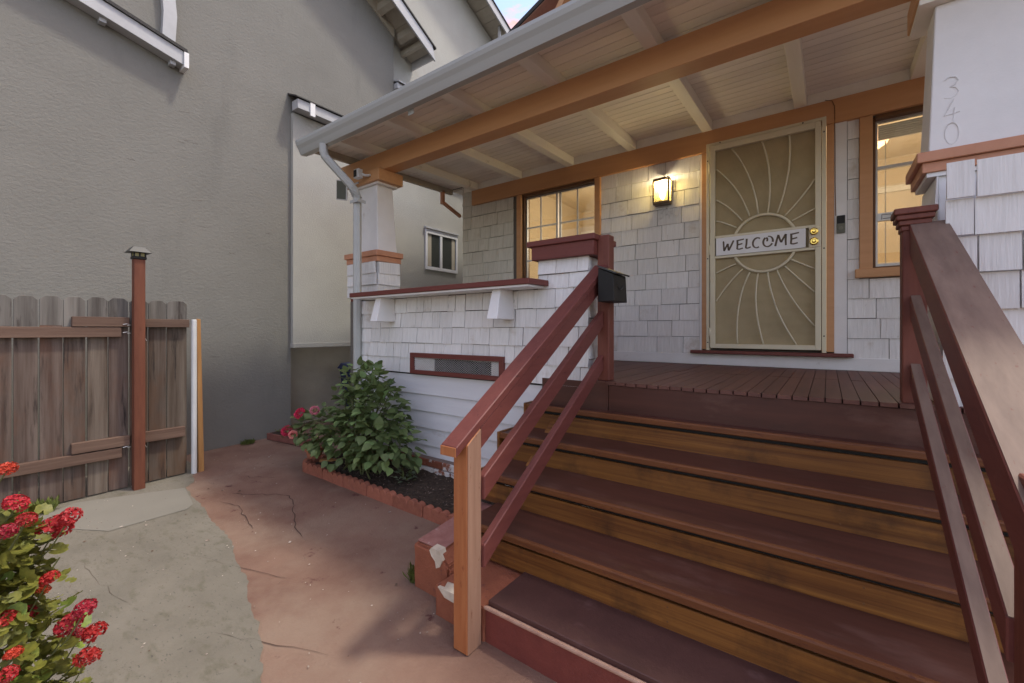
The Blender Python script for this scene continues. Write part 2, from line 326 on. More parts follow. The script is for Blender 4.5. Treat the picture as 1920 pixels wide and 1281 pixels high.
crack(wig((-4.05,1.52),(-3.62,1.80),9,0.02)+wig((-3.60,1.80),(-2.85,1.50),14,0.018), 0.0034)
crack(wig((-3.95,1.42),(-3.72,1.46),5,0.012)+wig((-3.70,1.46),(-3.25,1.36),9,0.014), 0.003)
crack(wig((-4.4,1.75),(-4.1,1.98),8,0.02), 0.0022)
crack(wig((-3.3,0.95),(-2.45,1.22),12,0.008), 0.0014)
crack(wig((-2.35,0.78),(-1.75,1.05),10,0.01), 0.0016)
c2_ = crack(wig((-3.75,0.55),(-2.9,0.62),12,0.02), 0.0013)
m = MB()
for k in range(420):
    x, y = random.uniform(-5.3,-1.5), random.uniform(0.2,2.5)
    if y > 2.1 and x > -4.2: continue
    s_ = random.uniform(0.002,0.007) if random.random() < 0.93 else random.uniform(0.008,0.016); a = random.uniform(0,3.1); z = gz(x,y)+0.0035
    u_, v_ = (math.cos(a)*s_, math.sin(a)*s_), (-math.sin(a)*s_*0.6, math.cos(a)*s_*0.6)
    m._faces([(x-u_[0],y-u_[1],z),(x+v_[0],y+v_[1],z+s_*0.4),(x+u_[0],y+u_[1],z+s_*0.2),(x-v_[0],y-v_[1],z)],[(3,2,1,0)])
obj('path_debris', m, mat('pale_grit',(0.42,0.36,0.30),(0.10,0.06,0.04),scale=9,contrast=(0.45,0.55)), None, kind='stuff', label='pale grit and dry leaf crumbs scattered over the path', cat='debris')
# ------------------------------------------------------------------ shingles and boards (shared unit meshes)
def unit_mesh(name, mb, mt):
    me = mb.mesh(name, dz=0); me.materials.append(mt); return me
def wedge_mesh(name, mt):
    m = MB(); m.hexa([(-.5,-1,0),(.5,-1,0),(.5,0,0),(-.5,0,0)], [(-.5,-.38,1),(.5,-.38,1),(.5,0,1),(-.5,0,1)]); return unit_mesh(name, m, mt)
SH = wedge_mesh('shingle', M['shingle']); SHS = wedge_mesh('shingle', M['shingle_side'])
def ubox(name, mt, bev=0.0):
    m = MB(); m.box(-.5,.5,-.5,.5,-.5,.5,bev); return unit_mesh(name, m, mt)
def shingles(parent, o, u, n, length, z0, z1, exp, me, wr=(0.13,0.27), t=0.016, holes=(), slope=0.0, phase=None, gap=0.005, u_taper=(0,0), jit=0.003):
    """courses of shingles on a plane through o (bottom-left corner), u along the wall, n outward; holes are (u0,u1,z0,z1)"""
    u = Vector(u); n = Vector(n); up = (Vector((0,0,1))-n*slope).normalized()
    rows = max(1, round((z1-z0)/exp)); e = (z1-z0)/rows
    for r_ in range(rows):
        zb = z0+r_*e; zt = zb+e; f = (zb-z0)/(z1-z0)
        a0 = u_taper[0]*f; a1 = length+u_taper[1]*f
        segs = [(a0, a1)]
        for (h0, h1, hz0, hz1) in holes:
            if min(zt, hz1)-max(zb, hz0) > 0.35*e:
                ns_ = []
                for (s0, s1) in segs:
                    if h1 <= s0 or h0 >= s1: ns_.append((s0, s1)); continue
                    if h0-s0 > 0.02: ns_.append((s0, h0))
                    if s1-h1 > 0.02: ns_.append((h1, s1))
                segs = ns_
        for (s0, s1) in segs:
            p = s0; first = True
            while p < s1-1e-4:
                wd = random.uniform(*wr)
                if first: wd *= random.uniform(0.45, 1.0); first = False
                if s1-(p+wd) < wr[0]*0.55: wd = s1-p
                q = Vector(o)+u*(p+wd/2)+up*((zb-z0)/max(up.z,0.1))+Vector((0,0,0))
                ww = wd-gap*random.uniform(0.5,1.5); dzb = random.uniform(-jit, jit)
                tt = t*random.uniform(0.8,1.25)
                q = q+up*dzb; q.z += H
                m = basis(u*ww, -n*tt, up*(e/up.z-0.0025), q) @ Matrix.Rotation(random.uniform(-0.002,0.002), 4, 'Y')
                inst('shingle', me, m, parent)
                p += wd

# ================================================================== HOUSE
W = 4.72
house = thing('house', 'white shingled bungalow with front porch and ochre trim beside the wooden steps', 'house', (-1.3, W, gz(-1.3, W)))
def wall_open(mb, x0, x1, z0, z1, y0, y1, ops):
    xs = sorted({x0, x1, *[v for o in ops for v in o[:2]]}); zs = sorted({z0, z1, *[v for o in ops for v in o[2:]]})
    for a, b in zip(xs, xs[1:]):
        for c, d in zip(zs, zs[1:]):
            mxx, mz = (a+b)/2, (c+d)/2
            if any(o[0] < mxx < o[1] and o[2] < mz < o[3] for o in ops): continue
            mb.box(a, b, y0, y1, c, d)
LW = (-3.29, -2.228, 0.30, 1.80); DR = (-0.99, -0.008, -0.19, 1.87); RW = (0.304, 1.15, 0.52, 1.80)
m = MB(); wall_open(m, -4.36, 1.9, -1.40, 2.50, W+0.012, W+0.17, [LW, DR, RW])
front = obj('front_wall', m, M['backing'], house)
hz = [(LW[0]-0.07+4.36, LW[1]+0.07+4.36, LW[2]-0.08, 3), (-1.037+4.36, 0.045+4.36, -0.3, 3), (0.217+4.36, RW[1]+0.09+4.36, 0.44, 3)]
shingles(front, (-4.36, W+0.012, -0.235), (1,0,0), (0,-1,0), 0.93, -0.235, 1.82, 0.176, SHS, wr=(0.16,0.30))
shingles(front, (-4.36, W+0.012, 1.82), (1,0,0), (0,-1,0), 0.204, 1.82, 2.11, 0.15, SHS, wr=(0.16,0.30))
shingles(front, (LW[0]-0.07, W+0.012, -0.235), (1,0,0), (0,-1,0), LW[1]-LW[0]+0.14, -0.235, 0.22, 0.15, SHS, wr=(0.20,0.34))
shingles(front, (-2.155, W+0.012, -0.235), (1,0,0), (0,-1,0), 1.09, -0.235, 1.82, 0.176, SH, wr=(0.17,0.32))
shingles(front, (0.136, W+0.012, 0.44), (1,0,0), (0,-1,0), 0.081, 0.44, 1.82, 0.176, SH, wr=(0.2,0.3))
shingles(front, (0.136, W+0.012, -0.235), (1,0,0), (0,-1,0), 1.12, -0.235, 0.44, 0.17, SH, wr=(0.16,0.32))
# side wall (left) and rest of the body
m = MB(); m.box(-4.36, -4.2, W+0.17, 12.0, -1.40, 3.60); m.box(1.74, 1.9, W+0.17, 12.0, -1.40, 3.60); m.box(-4.2, 1.74, 11.84, 12.0, -1.4, 3.60); obj('side_wall', m, M['shingle_side'], house)
obj('trim_board', MB().box(-1.062,-1.037, W-0.012, W+0.01, -0.235, 1.80), M['white'], house); obj('trim_board', MB().box(0.046, 0.134, W-0.014, W+0.01, -0.235, 1.81), M['white'], house)
m = MB(); m.box(-4.15, 1.9, W-0.016, W+0.01, -0.345, -0.236, 0.003); obj('skirting_board', m, M['white'], house)
m = MB(); m.box(-4.154, 1.9, W-0.034, W+0.008, 1.806, 2.016, 0.003); obj('frieze_board', m, M['orange'], house)
# --- windows
def window(x0, x1, z0, z1, cw, sill_x, fr_):
    y0 = W-0.026; wo_ = obj('window', fr_, M['alu'], house)
    obj('casing', MB().box(x0-cw, x0, y0, W+0.03, z0-0.001, z1+0.004, 0.003), M['orange'], wo_); obj('casing', MB().box(x1, x1+cw, y0, W+0.03, z0-0.001, z1+0.004, 0.003), M['orange'], wo_)
    m = MB(); m.box(x0-cw-sill_x, x1+cw+sill_x, W-0.055, W+0.05, z0-0.075, z0-0.002, 0.004); obj('sill', m, M['orange'], wo_)
    m = MB(); m.box(x0+0.001, x0+0.022, W+0.031, W+0.15, z0, z1); m.box(x1-0.022, x1-0.001, W+0.031, W+0.15, z0, z1); m.box(x0+0.022, x1-0.022, W+0.0, W+0.15, z1-0.026, z1+0.001); m.box(x0+0.022, x1-0.022, W+0.051, W+0.15, z0, z0+0.02)
    obj('reveal', m, M['brownreveal'], wo_); return wo_
m = MB(); y = W+0.07
m.box(-3.266,-3.252,y,y+0.03,0.32,1.774); m.box(-2.264,-2.25,y,y+0.03,0.32,1.774); m.box(-3.252,-2.264,y,y+0.03,1.755,1.774); m.box(-3.252,-2.264,y,y+0.03,0.321,0.345)
m.box(-2.80,-2.775,y-0.012,y+0.03,0.345,1.755); m.box(-2.757,-2.735,y-0.004,y+0.03,0.345,1.755); w1 = window(LW[0], LW[1], LW[2], LW[3], 0.072, 0.03, m)
m = MB(); m.box(-3.252,-2.80,y+0.012,y+0.016,0.345,1.755); m.box(-2.735,-2.264,y+0.012,y+0.016,0.345,1.755); obj('pane', m, M['glass'], w1)
m = MB()
for xc in (-3.035,-2.50): m.box(xc-0.009,xc+0.009,y-0.002,y+0.008,0.345,1.755)
for a, b in ((-3.252,-2.80),(-2.735,-2.264)):
    for zc in (1.365, 0.93): m.box(a,b,y+0.0,y+0.007,zc-0.010,zc+0.010)
obj('muntin', m, M['cream'], w1)
m = MB()
m.box(0.326,0.342,y,y+0.03,0.541,1.774); m.box(1.112,1.128,y,y+0.03,0.541,1.774); m.box(0.342,1.112,y,y+0.03,1.758,1.774); m.box(0.342,1.112,y,y+0.03,0.541,0.565); m.box(0.342,1.112,y-0.008,y+0.03,1.362,1.386)
m.box(0.342,1.112,y-0.012,y+0.03,0.925,0.99); w2 = window(RW[0], RW[1], RW[2], RW[3], 0.087, 0.03, m)
m = MB(); m.tube([(0.368,y-0.014,0.935),(0.368,y-0.014,0.975),(0.425,y-0.014,0.973),(0.432,y-0.014,0.955),(0.425,y-0.014,0.942),(0.375,y-0.014,0.942)],0.0025,5); m.box(0.44,0.60,y-0.015,y-0.011,0.953,0.957); obj('sash_lock', m, M['darkgrey'], w2)
m = MB(); m.box(0.342,1.112,y+0.012,y+0.016,0.565,1.758); obj('pane', m, M['glass'], w2)
m = MB()
for k in range(7): m.box(0.35,1.10,y+0.06,y+0.085,1.755-0.018*k,1.742-0.018*k) if False else m.box(0.35,1.10,y+0.06,y+0.085,1.742-0.018*k,1.755-0.018*k)
m.box(0.395,0.401,y+0.07,y+0.074,0.56,1.62); obj('blind', m, M['cream'], w2)
# --- rooms behind the windows
for (a, b, c_) in ((-4.18, -1.05, 0), (-0.95, 1.72, 1)):
    m = MB(); y0 = W+0.172; y1 = 8.2; z0, z1 = -0.34, 2.48
    m._faces([(a,y0,z0),(b,y0,z0),(b,y1,z0),(a,y1,z0),(a,y0,z1),(b,y0,z1),(b,y1,z1),(a,y1,z1)], [(0,1,2,3),(7,6,5,4),(1,5,6,2),(2,6,7,3),(3,7,4,0)])
    obj('room', m, M['amber'], house)
    m = MB(); m.box(a+0.002,b-0.002,y1-0.05,y1-0.002,1.98,2.06); obj('picture_rail', m, M['cream'], house)
    ld = bpy.data.lights.new('room_lamp','POINT'); ld.energy = 23; ld.color = (1.0,0.83,0.60); ld.shadow_soft_size = 0.6
    lo = bpy.data.objects.new('room_lamp', ld); COL.objects.link(lo); lo.location = ((-2.6 if c_==0 else 0.55), 6.4, 1.72+H)
m = MB(); m.prism([(-3.9,7.6,-0.3),(-3.9,7.6,1.7),(-3.3,7.6,1.7),(-3.3,7.6,-0.3)],(0,0.05,0)); m.box(-2.2,-1.6,7.9,8.14,-0.3,1.3); obj('curtain', m, M['cream'], house)
# --- security door
Yd = 4.68
door = obj('security_door', MB().box(-0.95,-0.905,Yd-0.03,Yd+0.01,-0.175,1.84,0.003).box(-0.09,-0.047,Yd-0.03,Yd+0.01,-0.175,1.84,0.003).box(-0.905,-0.09,Yd-0.03,Yd+0.01,1.785,1.84,0.002).box(-0.905,-0.09,Yd-0.03,Yd+0.01,-0.175,-0.133,0.002)
      .box(-0.905,-0.09,Yd-0.029,Yd+0.008,0.912,0.935,0.002).box(-0.905,-0.09,Yd-0.029,Yd+0.008,0.713,0.736,0.002), M['tandoor'], house)
obj('door_frame', MB().box(-0.988,-0.958,Yd-0.018,Yd+0.04,-0.198,1.872,0.002).box(-0.041,-0.010,Yd-0.018,Yd+0.04,-0.198,1.872,0.002).box(-0.958,-0.041,Yd-0.018,Yd+0.04,1.846,1.872,0.002), M['tandoor'], door)
mm = mat('bronze_insect_mesh', (0.54,0.445,0.265), (0.43,0.35,0.205), rough=0.7, scale=3, bump=0.0)
t = mm.node_tree; wv = t.nodes.new('ShaderNodeTexWave'); wv.inputs['Scale'].default_value = 38; wv.bands_direction = 'X'
wz = t.nodes.new('ShaderNodeTexWave'); wz.inputs['Scale'].default_value = 30; wz.bands_direction = 'Z'
g_ = [n for n in t.nodes if n.type == 'NEW_GEOMETRY'][0]; ad = t.nodes.new('ShaderNodeMath'); ad.operation = 'ADD'
t.links.new(g_.outputs['Position'], wv.inputs[0]); t.links.new(g_.outputs['Position'], wz.inputs[0]); t.links.new(wv.outputs[1], ad.inputs[0]); t.links.new(wz.outputs[1], ad.inputs[1])
bp = t.nodes.new('ShaderNodeBump'); bp.inputs['Distance'].default_value = 0.002; t.links.new(ad.outputs[0], bp.inputs['Height']); t.links.new(bp.outputs[0], t.nodes['Principled BSDF'].inputs['Normal'])
obj('screen', MB().box(-0.907,-0.088,Yd+0.012,Yd+0.016,-0.135,1.787), mm, door)
rays = [((-0.715,0.999),(-0.821,1.06),(-0.897,1.091)),((-0.666,1.057),(-0.766,1.21),(-0.897,1.298)),((-0.604,1.093),(-0.684,1.387),(-0.897,1.605)),((-0.531,1.101),(-0.561,1.471),(-0.757,1.777)),((-0.453,1.099),(-0.4,1.456),(-0.5,1.781)),((-0.378,1.083),(-0.257,1.426),(-0.281,1.781)),((-0.318,1.052),(-0.176,1.203),(-0.092,1.344)),((-0.262,0.996),(-0.168,1.043),(-0.092,1.081)),
((-0.72,0.647),(-0.812,0.614),(-0.897,0.57)),((-0.661,0.591),(-0.784,0.479),(-0.897,0.29)),((-0.601,0.556),(-0.733,0.294),(-0.707,-0.13)),((-0.531,0.541),(-0.587,0.228),(-0.487,-0.132)),((-0.453,0.545),(-0.425,0.204),(-0.226,-0.131)),((-0.378,0.558),(-0.294,0.295),(-0.092,0.037)),((-0.318,0.591),(-0.207,0.459),(-0.092,0.341)),((-0.27,0.647),(-0.191,0.599),(-0.092,0.547))]
for a, b, c_ in rays:
    pts = []
    for i in range(13):
        q = i/12; x = (1-q)**2*a[0]+2*q*(1-q)*b[0]+q*q*c_[0]; z = (1-q)**2*a[1]+2*q*(1-q)*b[1]+q*q*c_[1]; pts.append((x, Yd-0.008, z))
    obj('ray', MB().tube(pts, 0.0075, 6), M['tandoor'], door, smooth=True)
for s in (1, -1):
    lo_ = 0.0 if s > 0 else math.pi
    a0 = math.asin(0.108/0.27) if s > 0 else math.asin(0.108/0.27)+math.pi
    a1 = math.pi-math.asin(0.108/0.27) if s > 0 else 2*math.pi-math.asin(0.108/0.27)
    pts = [(-0.487+0.262*math.cos(a0+(a1-a0)*i/28), Yd-0.010, 0.822+0.268*math.sin(a0+(a1-a0)*i/28)) for i in range(29)]
    obj('sun_ring', MB().tube(pts, 0.0135, 6), M['tandoor'], door, smooth=True)
for zc in (1.615, 0.80, -0.02): obj('hinge', MB().tube([(-0.9545,Yd-0.028,zc-0.05),(-0.9545,Yd-0.028,zc+0.05)],0.008,8), M['tandoor'], door, smooth=True)
obj('lock_plate', MB().box(-0.135,-0.050,Yd-0.036,Yd-0.0305,0.735,0.912,0.002), M['tandoor'], door)
for zc, r_ in ((0.872,0.032),(0.785,0.034)):
    h_ = obj('door_lock', MB().tube([(-0.098,Yd-0.0365,zc),(-0.098,Yd-0.050,zc),(-0.098,Yd-0.056,zc)],[r_,r_,r_*0.72],16,flat=Vector((0,0,1))), M['brass'], door, smooth=False)
    obj('lock_cylinder', MB().tube([(-0.098,Yd-0.056,zc),(-0.098,Yd-0.078,zc),(-0.098,Yd-0.084,zc)],[0.018,0.016,0.010],12,flat=Vector((0,0,1))), M['brass'], h_)
m = MB()
for (x, z) in ((-0.973,1.70),(-0.973,0.72),(-0.973,-0.12),(-0.026,1.74),(-0.026,0.72),(-0.026,-0.05),(-0.86,1.859),(-0.18,1.859)): m.tube([(x,Yd-0.0185,z),(x,Yd-0.0215,z)],0.0065,8,flat=Vector((0,0,1)))
obj('screw', m, M['darkgrey'], door)
obj('door_casing', MB().box(-1.036,-0.989,W-0.030,W+0.012,-0.19,1.805,0.003).box(-0.008,0.045,W-0.030,W+0.012,-0.19,1.805,0.003), M['orange'], door)
obj('threshold', MB().box(-1.135,0.178,W-0.085,W+0.012,-0.232,-0.200,0.004), M['oxide_x'], door)
obj('inner_door', MB().box(-0.956,-0.043,W+0.06,W+0.10,-0.19,1.845), mat('brown_inner_door',(0.10,0.06,0.03)), door)
# --- porch ceiling, rafters, beam
sl = 0.036
def zc_(y): return 2.113-sl*(4.70-y)         # underside of the ceiling boards
cb = ubox('ceiling_board', M['ceiling'], 0.03)
n = 23; bw = (4.705-2.525)/n
for i in range(n):
    yc = 2.525+bw*(i+0.5); tilt = Matrix.Rotation(math.atan(sl), 4, 'X')
    inst('ceiling_board', cb, Matrix.Translation((-1.43, yc, zc_(yc)+0.009+H)) @ tilt @ Matrix.Diagonal((6.25, bw-0.006, 0.018, 1)), house)
for xr in (-4.087,-3.32,-2.548,-1.766,-0.982,-0.198,0.582,1.36):
    m = MB(); zb = lambda yy: zc_(yy)-0.1005
    a, b = 2.527, 4.719
    m.hexa([(xr-0.047,a,zb(a)),(xr+0.047,a,zb(a)),(xr+0.047,b,zb(b)),(xr-0.047,b,zb(b))], [(xr-0.047,a,zc_(a)-0.001),(xr+0.047,a,zc_(a)-0.001),(xr+0.047,b,zc_(b)-0.001),(xr-0.047,b,zc_(b)-0.001)], 0.003)
    obj('rafter', m, M['rafter'], house)
xs = [-4.36,-4.087,-3.32,-2.548,-1.766,-0.982,-0.198,0.582,1.36,1.9]
for a, b in zip(xs, xs[1:]): obj('blocking', MB().box(a+0.0485,b-0.0485,W-0.020,W+0.008,2.018,2.112), M['rafter'], house)
obj('eave_soffit', MB().box(-4.554,-4.361,4.72,4.94,2.085,2.11), M['rafter'], house)
# roof of the porch
m = MB(); m.prism([(-4.62,2.48,zc_(2.48)+0.022),(-4.62,4.95,zc_(4.95)+0.022),(-4.62,4.95,zc_(4.95)+0.075),(-4.62,2.48,zc_(2.48)+0.06)],(6.6,0,0)); obj('porch_roof', m, M['roofing'], house)
obj('fascia', MB().box(-4.60,1.95,2.490,2.524,1.925,2.052,0.002), M['rafter'], house)
m = MB(); m.prism([(-4.60,2.526,zc_(2.526)-0.075),(-4.60,4.719,zc_(4.719)-0.075),(-4.60,4.719,zc_(4.719)+0.021),(-4.60,2.526,zc_(2.526)+0.021)],(0.045,0,0),0.002); obj('barge_rafter', m, M['nbsoffit'], house)
m = MB(); m.prism([(-4.60,4.50,1.86),(-4.60,4.55,1.86),(-4.60,4.55,2.06),(-4.60,4.50,2.06)],(0.045,0,0)); m.prism([(-4.60,4.55,1.86),(-4.60,4.90,1.74),(-4.60,4.90,1.78),(-4.60,4.55,1.90)],(0.045,0,0)); obj('rafter_bracket', m, M['peach'], house)
obj('beam', MB().box(-4.735,1.75,2.962,3.12,1.757,1.950,0.006), M['orange'], house)
# --- gutter and downspout
prof = [(2.487,2.045),(2.487,1.905),(2.425,1.900),(2.412,1.925),(2.398,1.955),(2.378,1.985),(2.368,2.015),(2.368,2.040),(2.376,2.040),(2.376,2.018),(2.386,1.990),(2.404,1.960),(2.418,1.930),(2.430,1.908),(2.480,1.912),(2.480,2.045)]
m = MB(); m.prism([(-4.615,a,b) for a, b in prof], (6.55,0,0)); gut = obj('gutter', m, M['gutter'], house)
m = MB(); m.prism([(-4.616,a,b) for a, b in prof[:8]], (0.012,0,0)); obj('gutter_end_cap', m, M['gutter'], gut)
for xc in (-2.90,): obj('gutter_strap', MB().box(xc-0.035,xc+0.035,2.486,2.489,1.86,1.93), M['gutter'], gut)
def rrect(mb, pts, wx, wy):
    mb.tube(pts, 1, 4); return mb
dsp = [(-4.175,2.432,1.91),(-4.178,2.432,1.84),(-4.172,2.445,1.79),(-4.155,2.47,1.755),(-4.00,2.64,1.50),(-3.982,2.672,1.45),(-3.978,2.690,1.40),(-3.978,2.692,1.30),(-3.978,2.692,-0.9)]
m = MB(); m.tube(dsp, 0.043, 8); ds = obj('downspout', m, M['gutter'], house)
m = MB()
for q in range(9):
    m.tube([(-4.00+0.003*q,2.645+0.0055*q,1.50-0.0135*q),(-4.00+0.003*q+0.0005,2.645+0.0055*q+0.0005,1.494-0.0135*q)],0.047,8)
obj('elbow_rib', m, M['gutter'], ds)
obj('downspout_strap', MB().box(-4.03,-3.90,2.640,2.646,1.325,1.355).box(-3.905,-3.90,2.646,2.74,1.325,1.355), M['gutter'], ds)
# --- left column on the half wall
def ring_box(mb, x0, x1, y0, y1, z0, z1, bev=0.003): return mb.box(x0,x1,y0,y1,z0,z1,bev)
colm = obj('column', MB().hexa([(-4.425,2.93,0.872),(-3.955,2.93,0.872),(-3.955,3.19,0.872),(-4.425,3.19,0.872)], [(-4.375,2.955,1.608),(-4.005,2.955,1.608),(-4.005,3.165,1.608),(-4.375,3.165,1.608)],0.004), M['white'], house)
obj('column_cap', MB().box(-4.49,-3.893,2.895,3.225,1.628,1.755,0.004), M['orange'], colm)
obj('column_cap_moulding', MB().box(-4.43,-3.95,2.925,3.195,1.608,1.629), M['white'], colm)
obj('column_trim', MB().box(-4.505,-3.90,2.875,3.235,0.812,0.871,0.003).box(-4.485,-3.92,2.892,3.22,0.752,0.813,0.003), M['peach'], colm)
base = obj('column_base', MB().hexa([(-4.465,2.893,0.37),(-3.922,2.893,0.37),(-3.922,3.20,0.37),(-4.465,3.20,0.37)],[(-4.43,2.925,0.752),(-3.955,2.925,0.752),(-3.955,3.185,0.752),(-4.43,3.185,0.752)]), M['white'], house)
shingles(base, (-4.46,2.90,0.37),(1,0,0),(0,-1,0),0.557,0.37,0.75,0.135,SH,wr=(0.16,0.28),slope=-0.065,u_taper=(0.03,-0.033))
shingles(base, (-3.93,2.89,0.37),(0,1,0),(1,0,0),0.31,0.37,0.75,0.135,SH,wr=(0.3,0.4),slope=-0.065,u_taper=(0.025,-0.015))
# --- half wall, pier, ledge
FY = 2.74
half = obj('half_wall', MB().box(-4.09,-1.350,FY,FY+0.24,-0.40,0.325).box(-4.42,-4.091,2.90,3.20,-1.42,0.325).box(-1.76,-1.350,FY,FY+0.24,0.325,0.62), M['backing'], house)
hv = [(0.985,2.095,-0.42,-0.19)]
shingles(half, (-4.09,FY,-0.40),(1,0,0),(0,-1,0),2.752,-0.40,0.31,0.146,SH,wr=(0.09,0.22),holes=[(0.92,2.02,-0.42,-0.215)])
shingles(half, (-1.755,FY,0.31),(1,0,0),(0,-1,0),0.417,0.31,0.52,0.135,SH,wr=(0.10,0.2))
shingles(half, (-1.350,FY,-0.345),(0,1,0),(1,0,0),0.24,-0.345,0.52,0.146,SH,wr=(0.2,0.3))
obj('pier_cap', MB().box(-1.825,-1.270,2.675,3.05,0.620,0.662,0.005).box(-1.79,-1.285,2.692,3.03,0.520,0.620,0.003), M['oxide_x'], house)
# ledge with a notch for the downspout
obj('ledge', MB().prism([(-3.83,2.50,0.327),(-1.685,2.50,0.327),(-1.66,2.728,0.327),(-1.765,2.728,0.327),(-1.765,3.22,0.327),(-4.42,3.22,0.327),(-4.42,2.90,0.327),(-4.08,2.90,0.327),(-4.08,2.765,0.327),(-3.93,2.765,0.327),(-3.83,2.63,0.327)],(0,0,0.042),0.004), M['oxide_x'], house)
obj('ledge_soffit', MB().box(-3.82,-1.70,2.515,2.725,0.312,0.3265), M['white'], house)
for xb in (-3.50,-2.07):
    obj('bracket', MB().hexa([(xb-0.002,2.505,0.085),(xb+0.097,2.505,0.085),(xb+0.097,2.727,0.085),(xb-0.002,2.727,0.085)],[(xb+0.006,2.565,0.311),(xb+0.085,2.565,0.311),(xb+0.085,2.727,0.311),(xb+0.006,2.727,0.311)],0.003), M['white'], house)
# lower lap siding
zl = [-0.402,-0.592,-0.745,-0.898,-1.055,-1.15]
obj('lower_wall', MB().box(-4.08,-1.40,FY+0.02,FY+0.22,-1.42,-0.402), M['white'], house)
for a, b in zip(zl, zl[1:]):
    obj('lap_board', MB().prism([(-4.09,FY+0.020,a-0.001),(-4.09,FY+0.006,a-0.001),(-4.09,FY-0.010,b+0.004),(-4.09,FY+0.020,b+0.004)],(2.70,0,0)), M['lap'], house)
# crawl-space vent
vent = obj('vent', MB().box(-3.165,-2.065,2.700,2.738,-0.250,-0.208,0.002).box(-3.165,-2.065,2.700,2.738,-0.402,-0.366,0.002).box(-3.165,-3.118,2.700,2.738,-0.366,-0.250,0.002).box(-2.108,-2.065,2.700,2.738,-0.366,-0.250,0.002), M['oxide_x'], house)
obj('vent_recess', MB().box(-3.118,-2.108,2.732,2.739,-0.366,-0.250), M['black'], vent)
obj('vent_liner', MB().box(-3.118,-2.86,2.722,2.731,-0.366,-0.250).box(-2.20,-2.108,2.722,2.731,-0.366,-0.250), M['white'], vent)
m = MB(); mid = (-0.366-0.250)/2; hh = 0.058
x = -3.118-0.12
while x < -2.108:
    for s in (1,-1):
        a0, a1 = x, x+0.20; p0, p1 = (a0, mid-s*hh), (a1, mid+s*hh)
        t0 = max(0, (-3.118-a0)/(a1-a0)); t1 = min(1, (-2.108-a0)/(a1-a0))
        if t1 > t0:
            q0 = (a0+(a1-a0)*t0, p0[1]+(p1[1]-p0[1])*t0); q1 = (a0+(a1-a0)*t1, p0[1]+(p1[1]-p0[1])*t1)
            m.tube([(q0[0],2.716+0.001*s,q0[1]),(q1[0],2.716+0.001*s,q1[1])],0.0019,3,cap=False)
    x += 0.028
obj('vent_screen', m, M['alu'], vent)
# brick footing
for row in range(2):
    x = -4.10+row*0.10
    while x < -1.75:
        z0 = -1.145-0.068*(row+1)
        b1 = random.random() < (0.55 if x > -3.0 else 0.0)
        obj('brick', MB().box(x+0.004,x+0.196,2.655+random.uniform(-0.004,0.004),2.76,z0+0.004,z0+0.064,0.004), M['brick2'] if b1 else M['brick'], house)
        x += 0.2
obj('footing', MB().box(-4.12,-1.72,2.672,2.77,-1.44,-1.148), M['mortar'], house)
# --- deck
db = ubox('deck_board', M['deck'], 0.03)
x = -4.10
while x < 1.75:
    for (a, b) in ((2.718 if x > -1.38 else 2.99,3.782),(3.787,4.70)):
        j = random.uniform(-0.005,0.005) if a < 2.8 else 0
        inst('deck_board', db, Matrix.Translation((x+0.035, (a+b)/2+j, -0.345-0.011+random.uniform(-0.0012,0.0012)+H)) @ Matrix.Diagonal((0.0672, b-a, 0.022, 1)), house)
    x += 0.0705
obj('deck_underlay', MB().box(-4.10,1.75,2.745,4.70,-0.42,-0.369), M['black'], house)
obj('deck_fascia', MB().box(-1.19,1.75,2.728,2.744,-0.545,-0.368,0.002), M['tread'], house)
obj('deck_fascia', MB().box(-1.715,-1.193,2.722,2.738,-0.545,-0.352,0.002), M['tread'], house)
# --- right column and pier
pier = obj('pier', MB().hexa([(0.434,2.80,-0.40),(1.45,2.80,-0.40),(1.45,3.3,-0.40),(0.434,3.3,-0.40)],[(0.434,2.912,0.745),(1.40,2.912,0.745),(1.40,3.25,0.745),(0.434,3.25,0.745)]), M['white'], house)
shingles(pier, (0.425,2.80,-0.385),(1,0,0),(0,-1,0),1.0,-0.385,0.745,0.17,SH,wr=(0.12,0.22),slope=-0.095,t=0.020,gap=0.006,jit=0.006)
shingles(pier, (0.43,3.29,-0.385),(0,-1,0),(-1,0,0),0.497,-0.385,0.745,0.17,SH,wr=(0.6,0.7),slope=-0.0,t=0.012,u_taper=(0,-0.105))
rc = obj('column', MB().hexa([(0.402,2.935,0.866),(1.36,2.935,0.866),(1.36,3.2,0.866),(0.402,3.2,0.866)],[(0.430,2.962,1.606),(1.32,2.962,1.606),(1.32,3.17,1.606),(0.430,3.17,1.606)],0.004), M['white'], house)
obj('column_trim', MB().box(0.352,1.42,2.868,3.26,0.815,0.865,0.003).box(0.372,1.40,2.885,3.25,0.766,0.816,0.003), M['peach'], rc)
obj('column_trim_soffit', MB().box(0.39,1.39,2.895,3.24,0.746,0.7655), M['white'], rc)
obj('column_cap', MB().box(0.357,1.50,2.905,3.235,1.632,1.755,0.004), M['orange'], rc)
obj('column_cap_moulding', MB().box(0.366,1.49,2.912,3.228,1.607,1.6315), M['rafter'], rc)
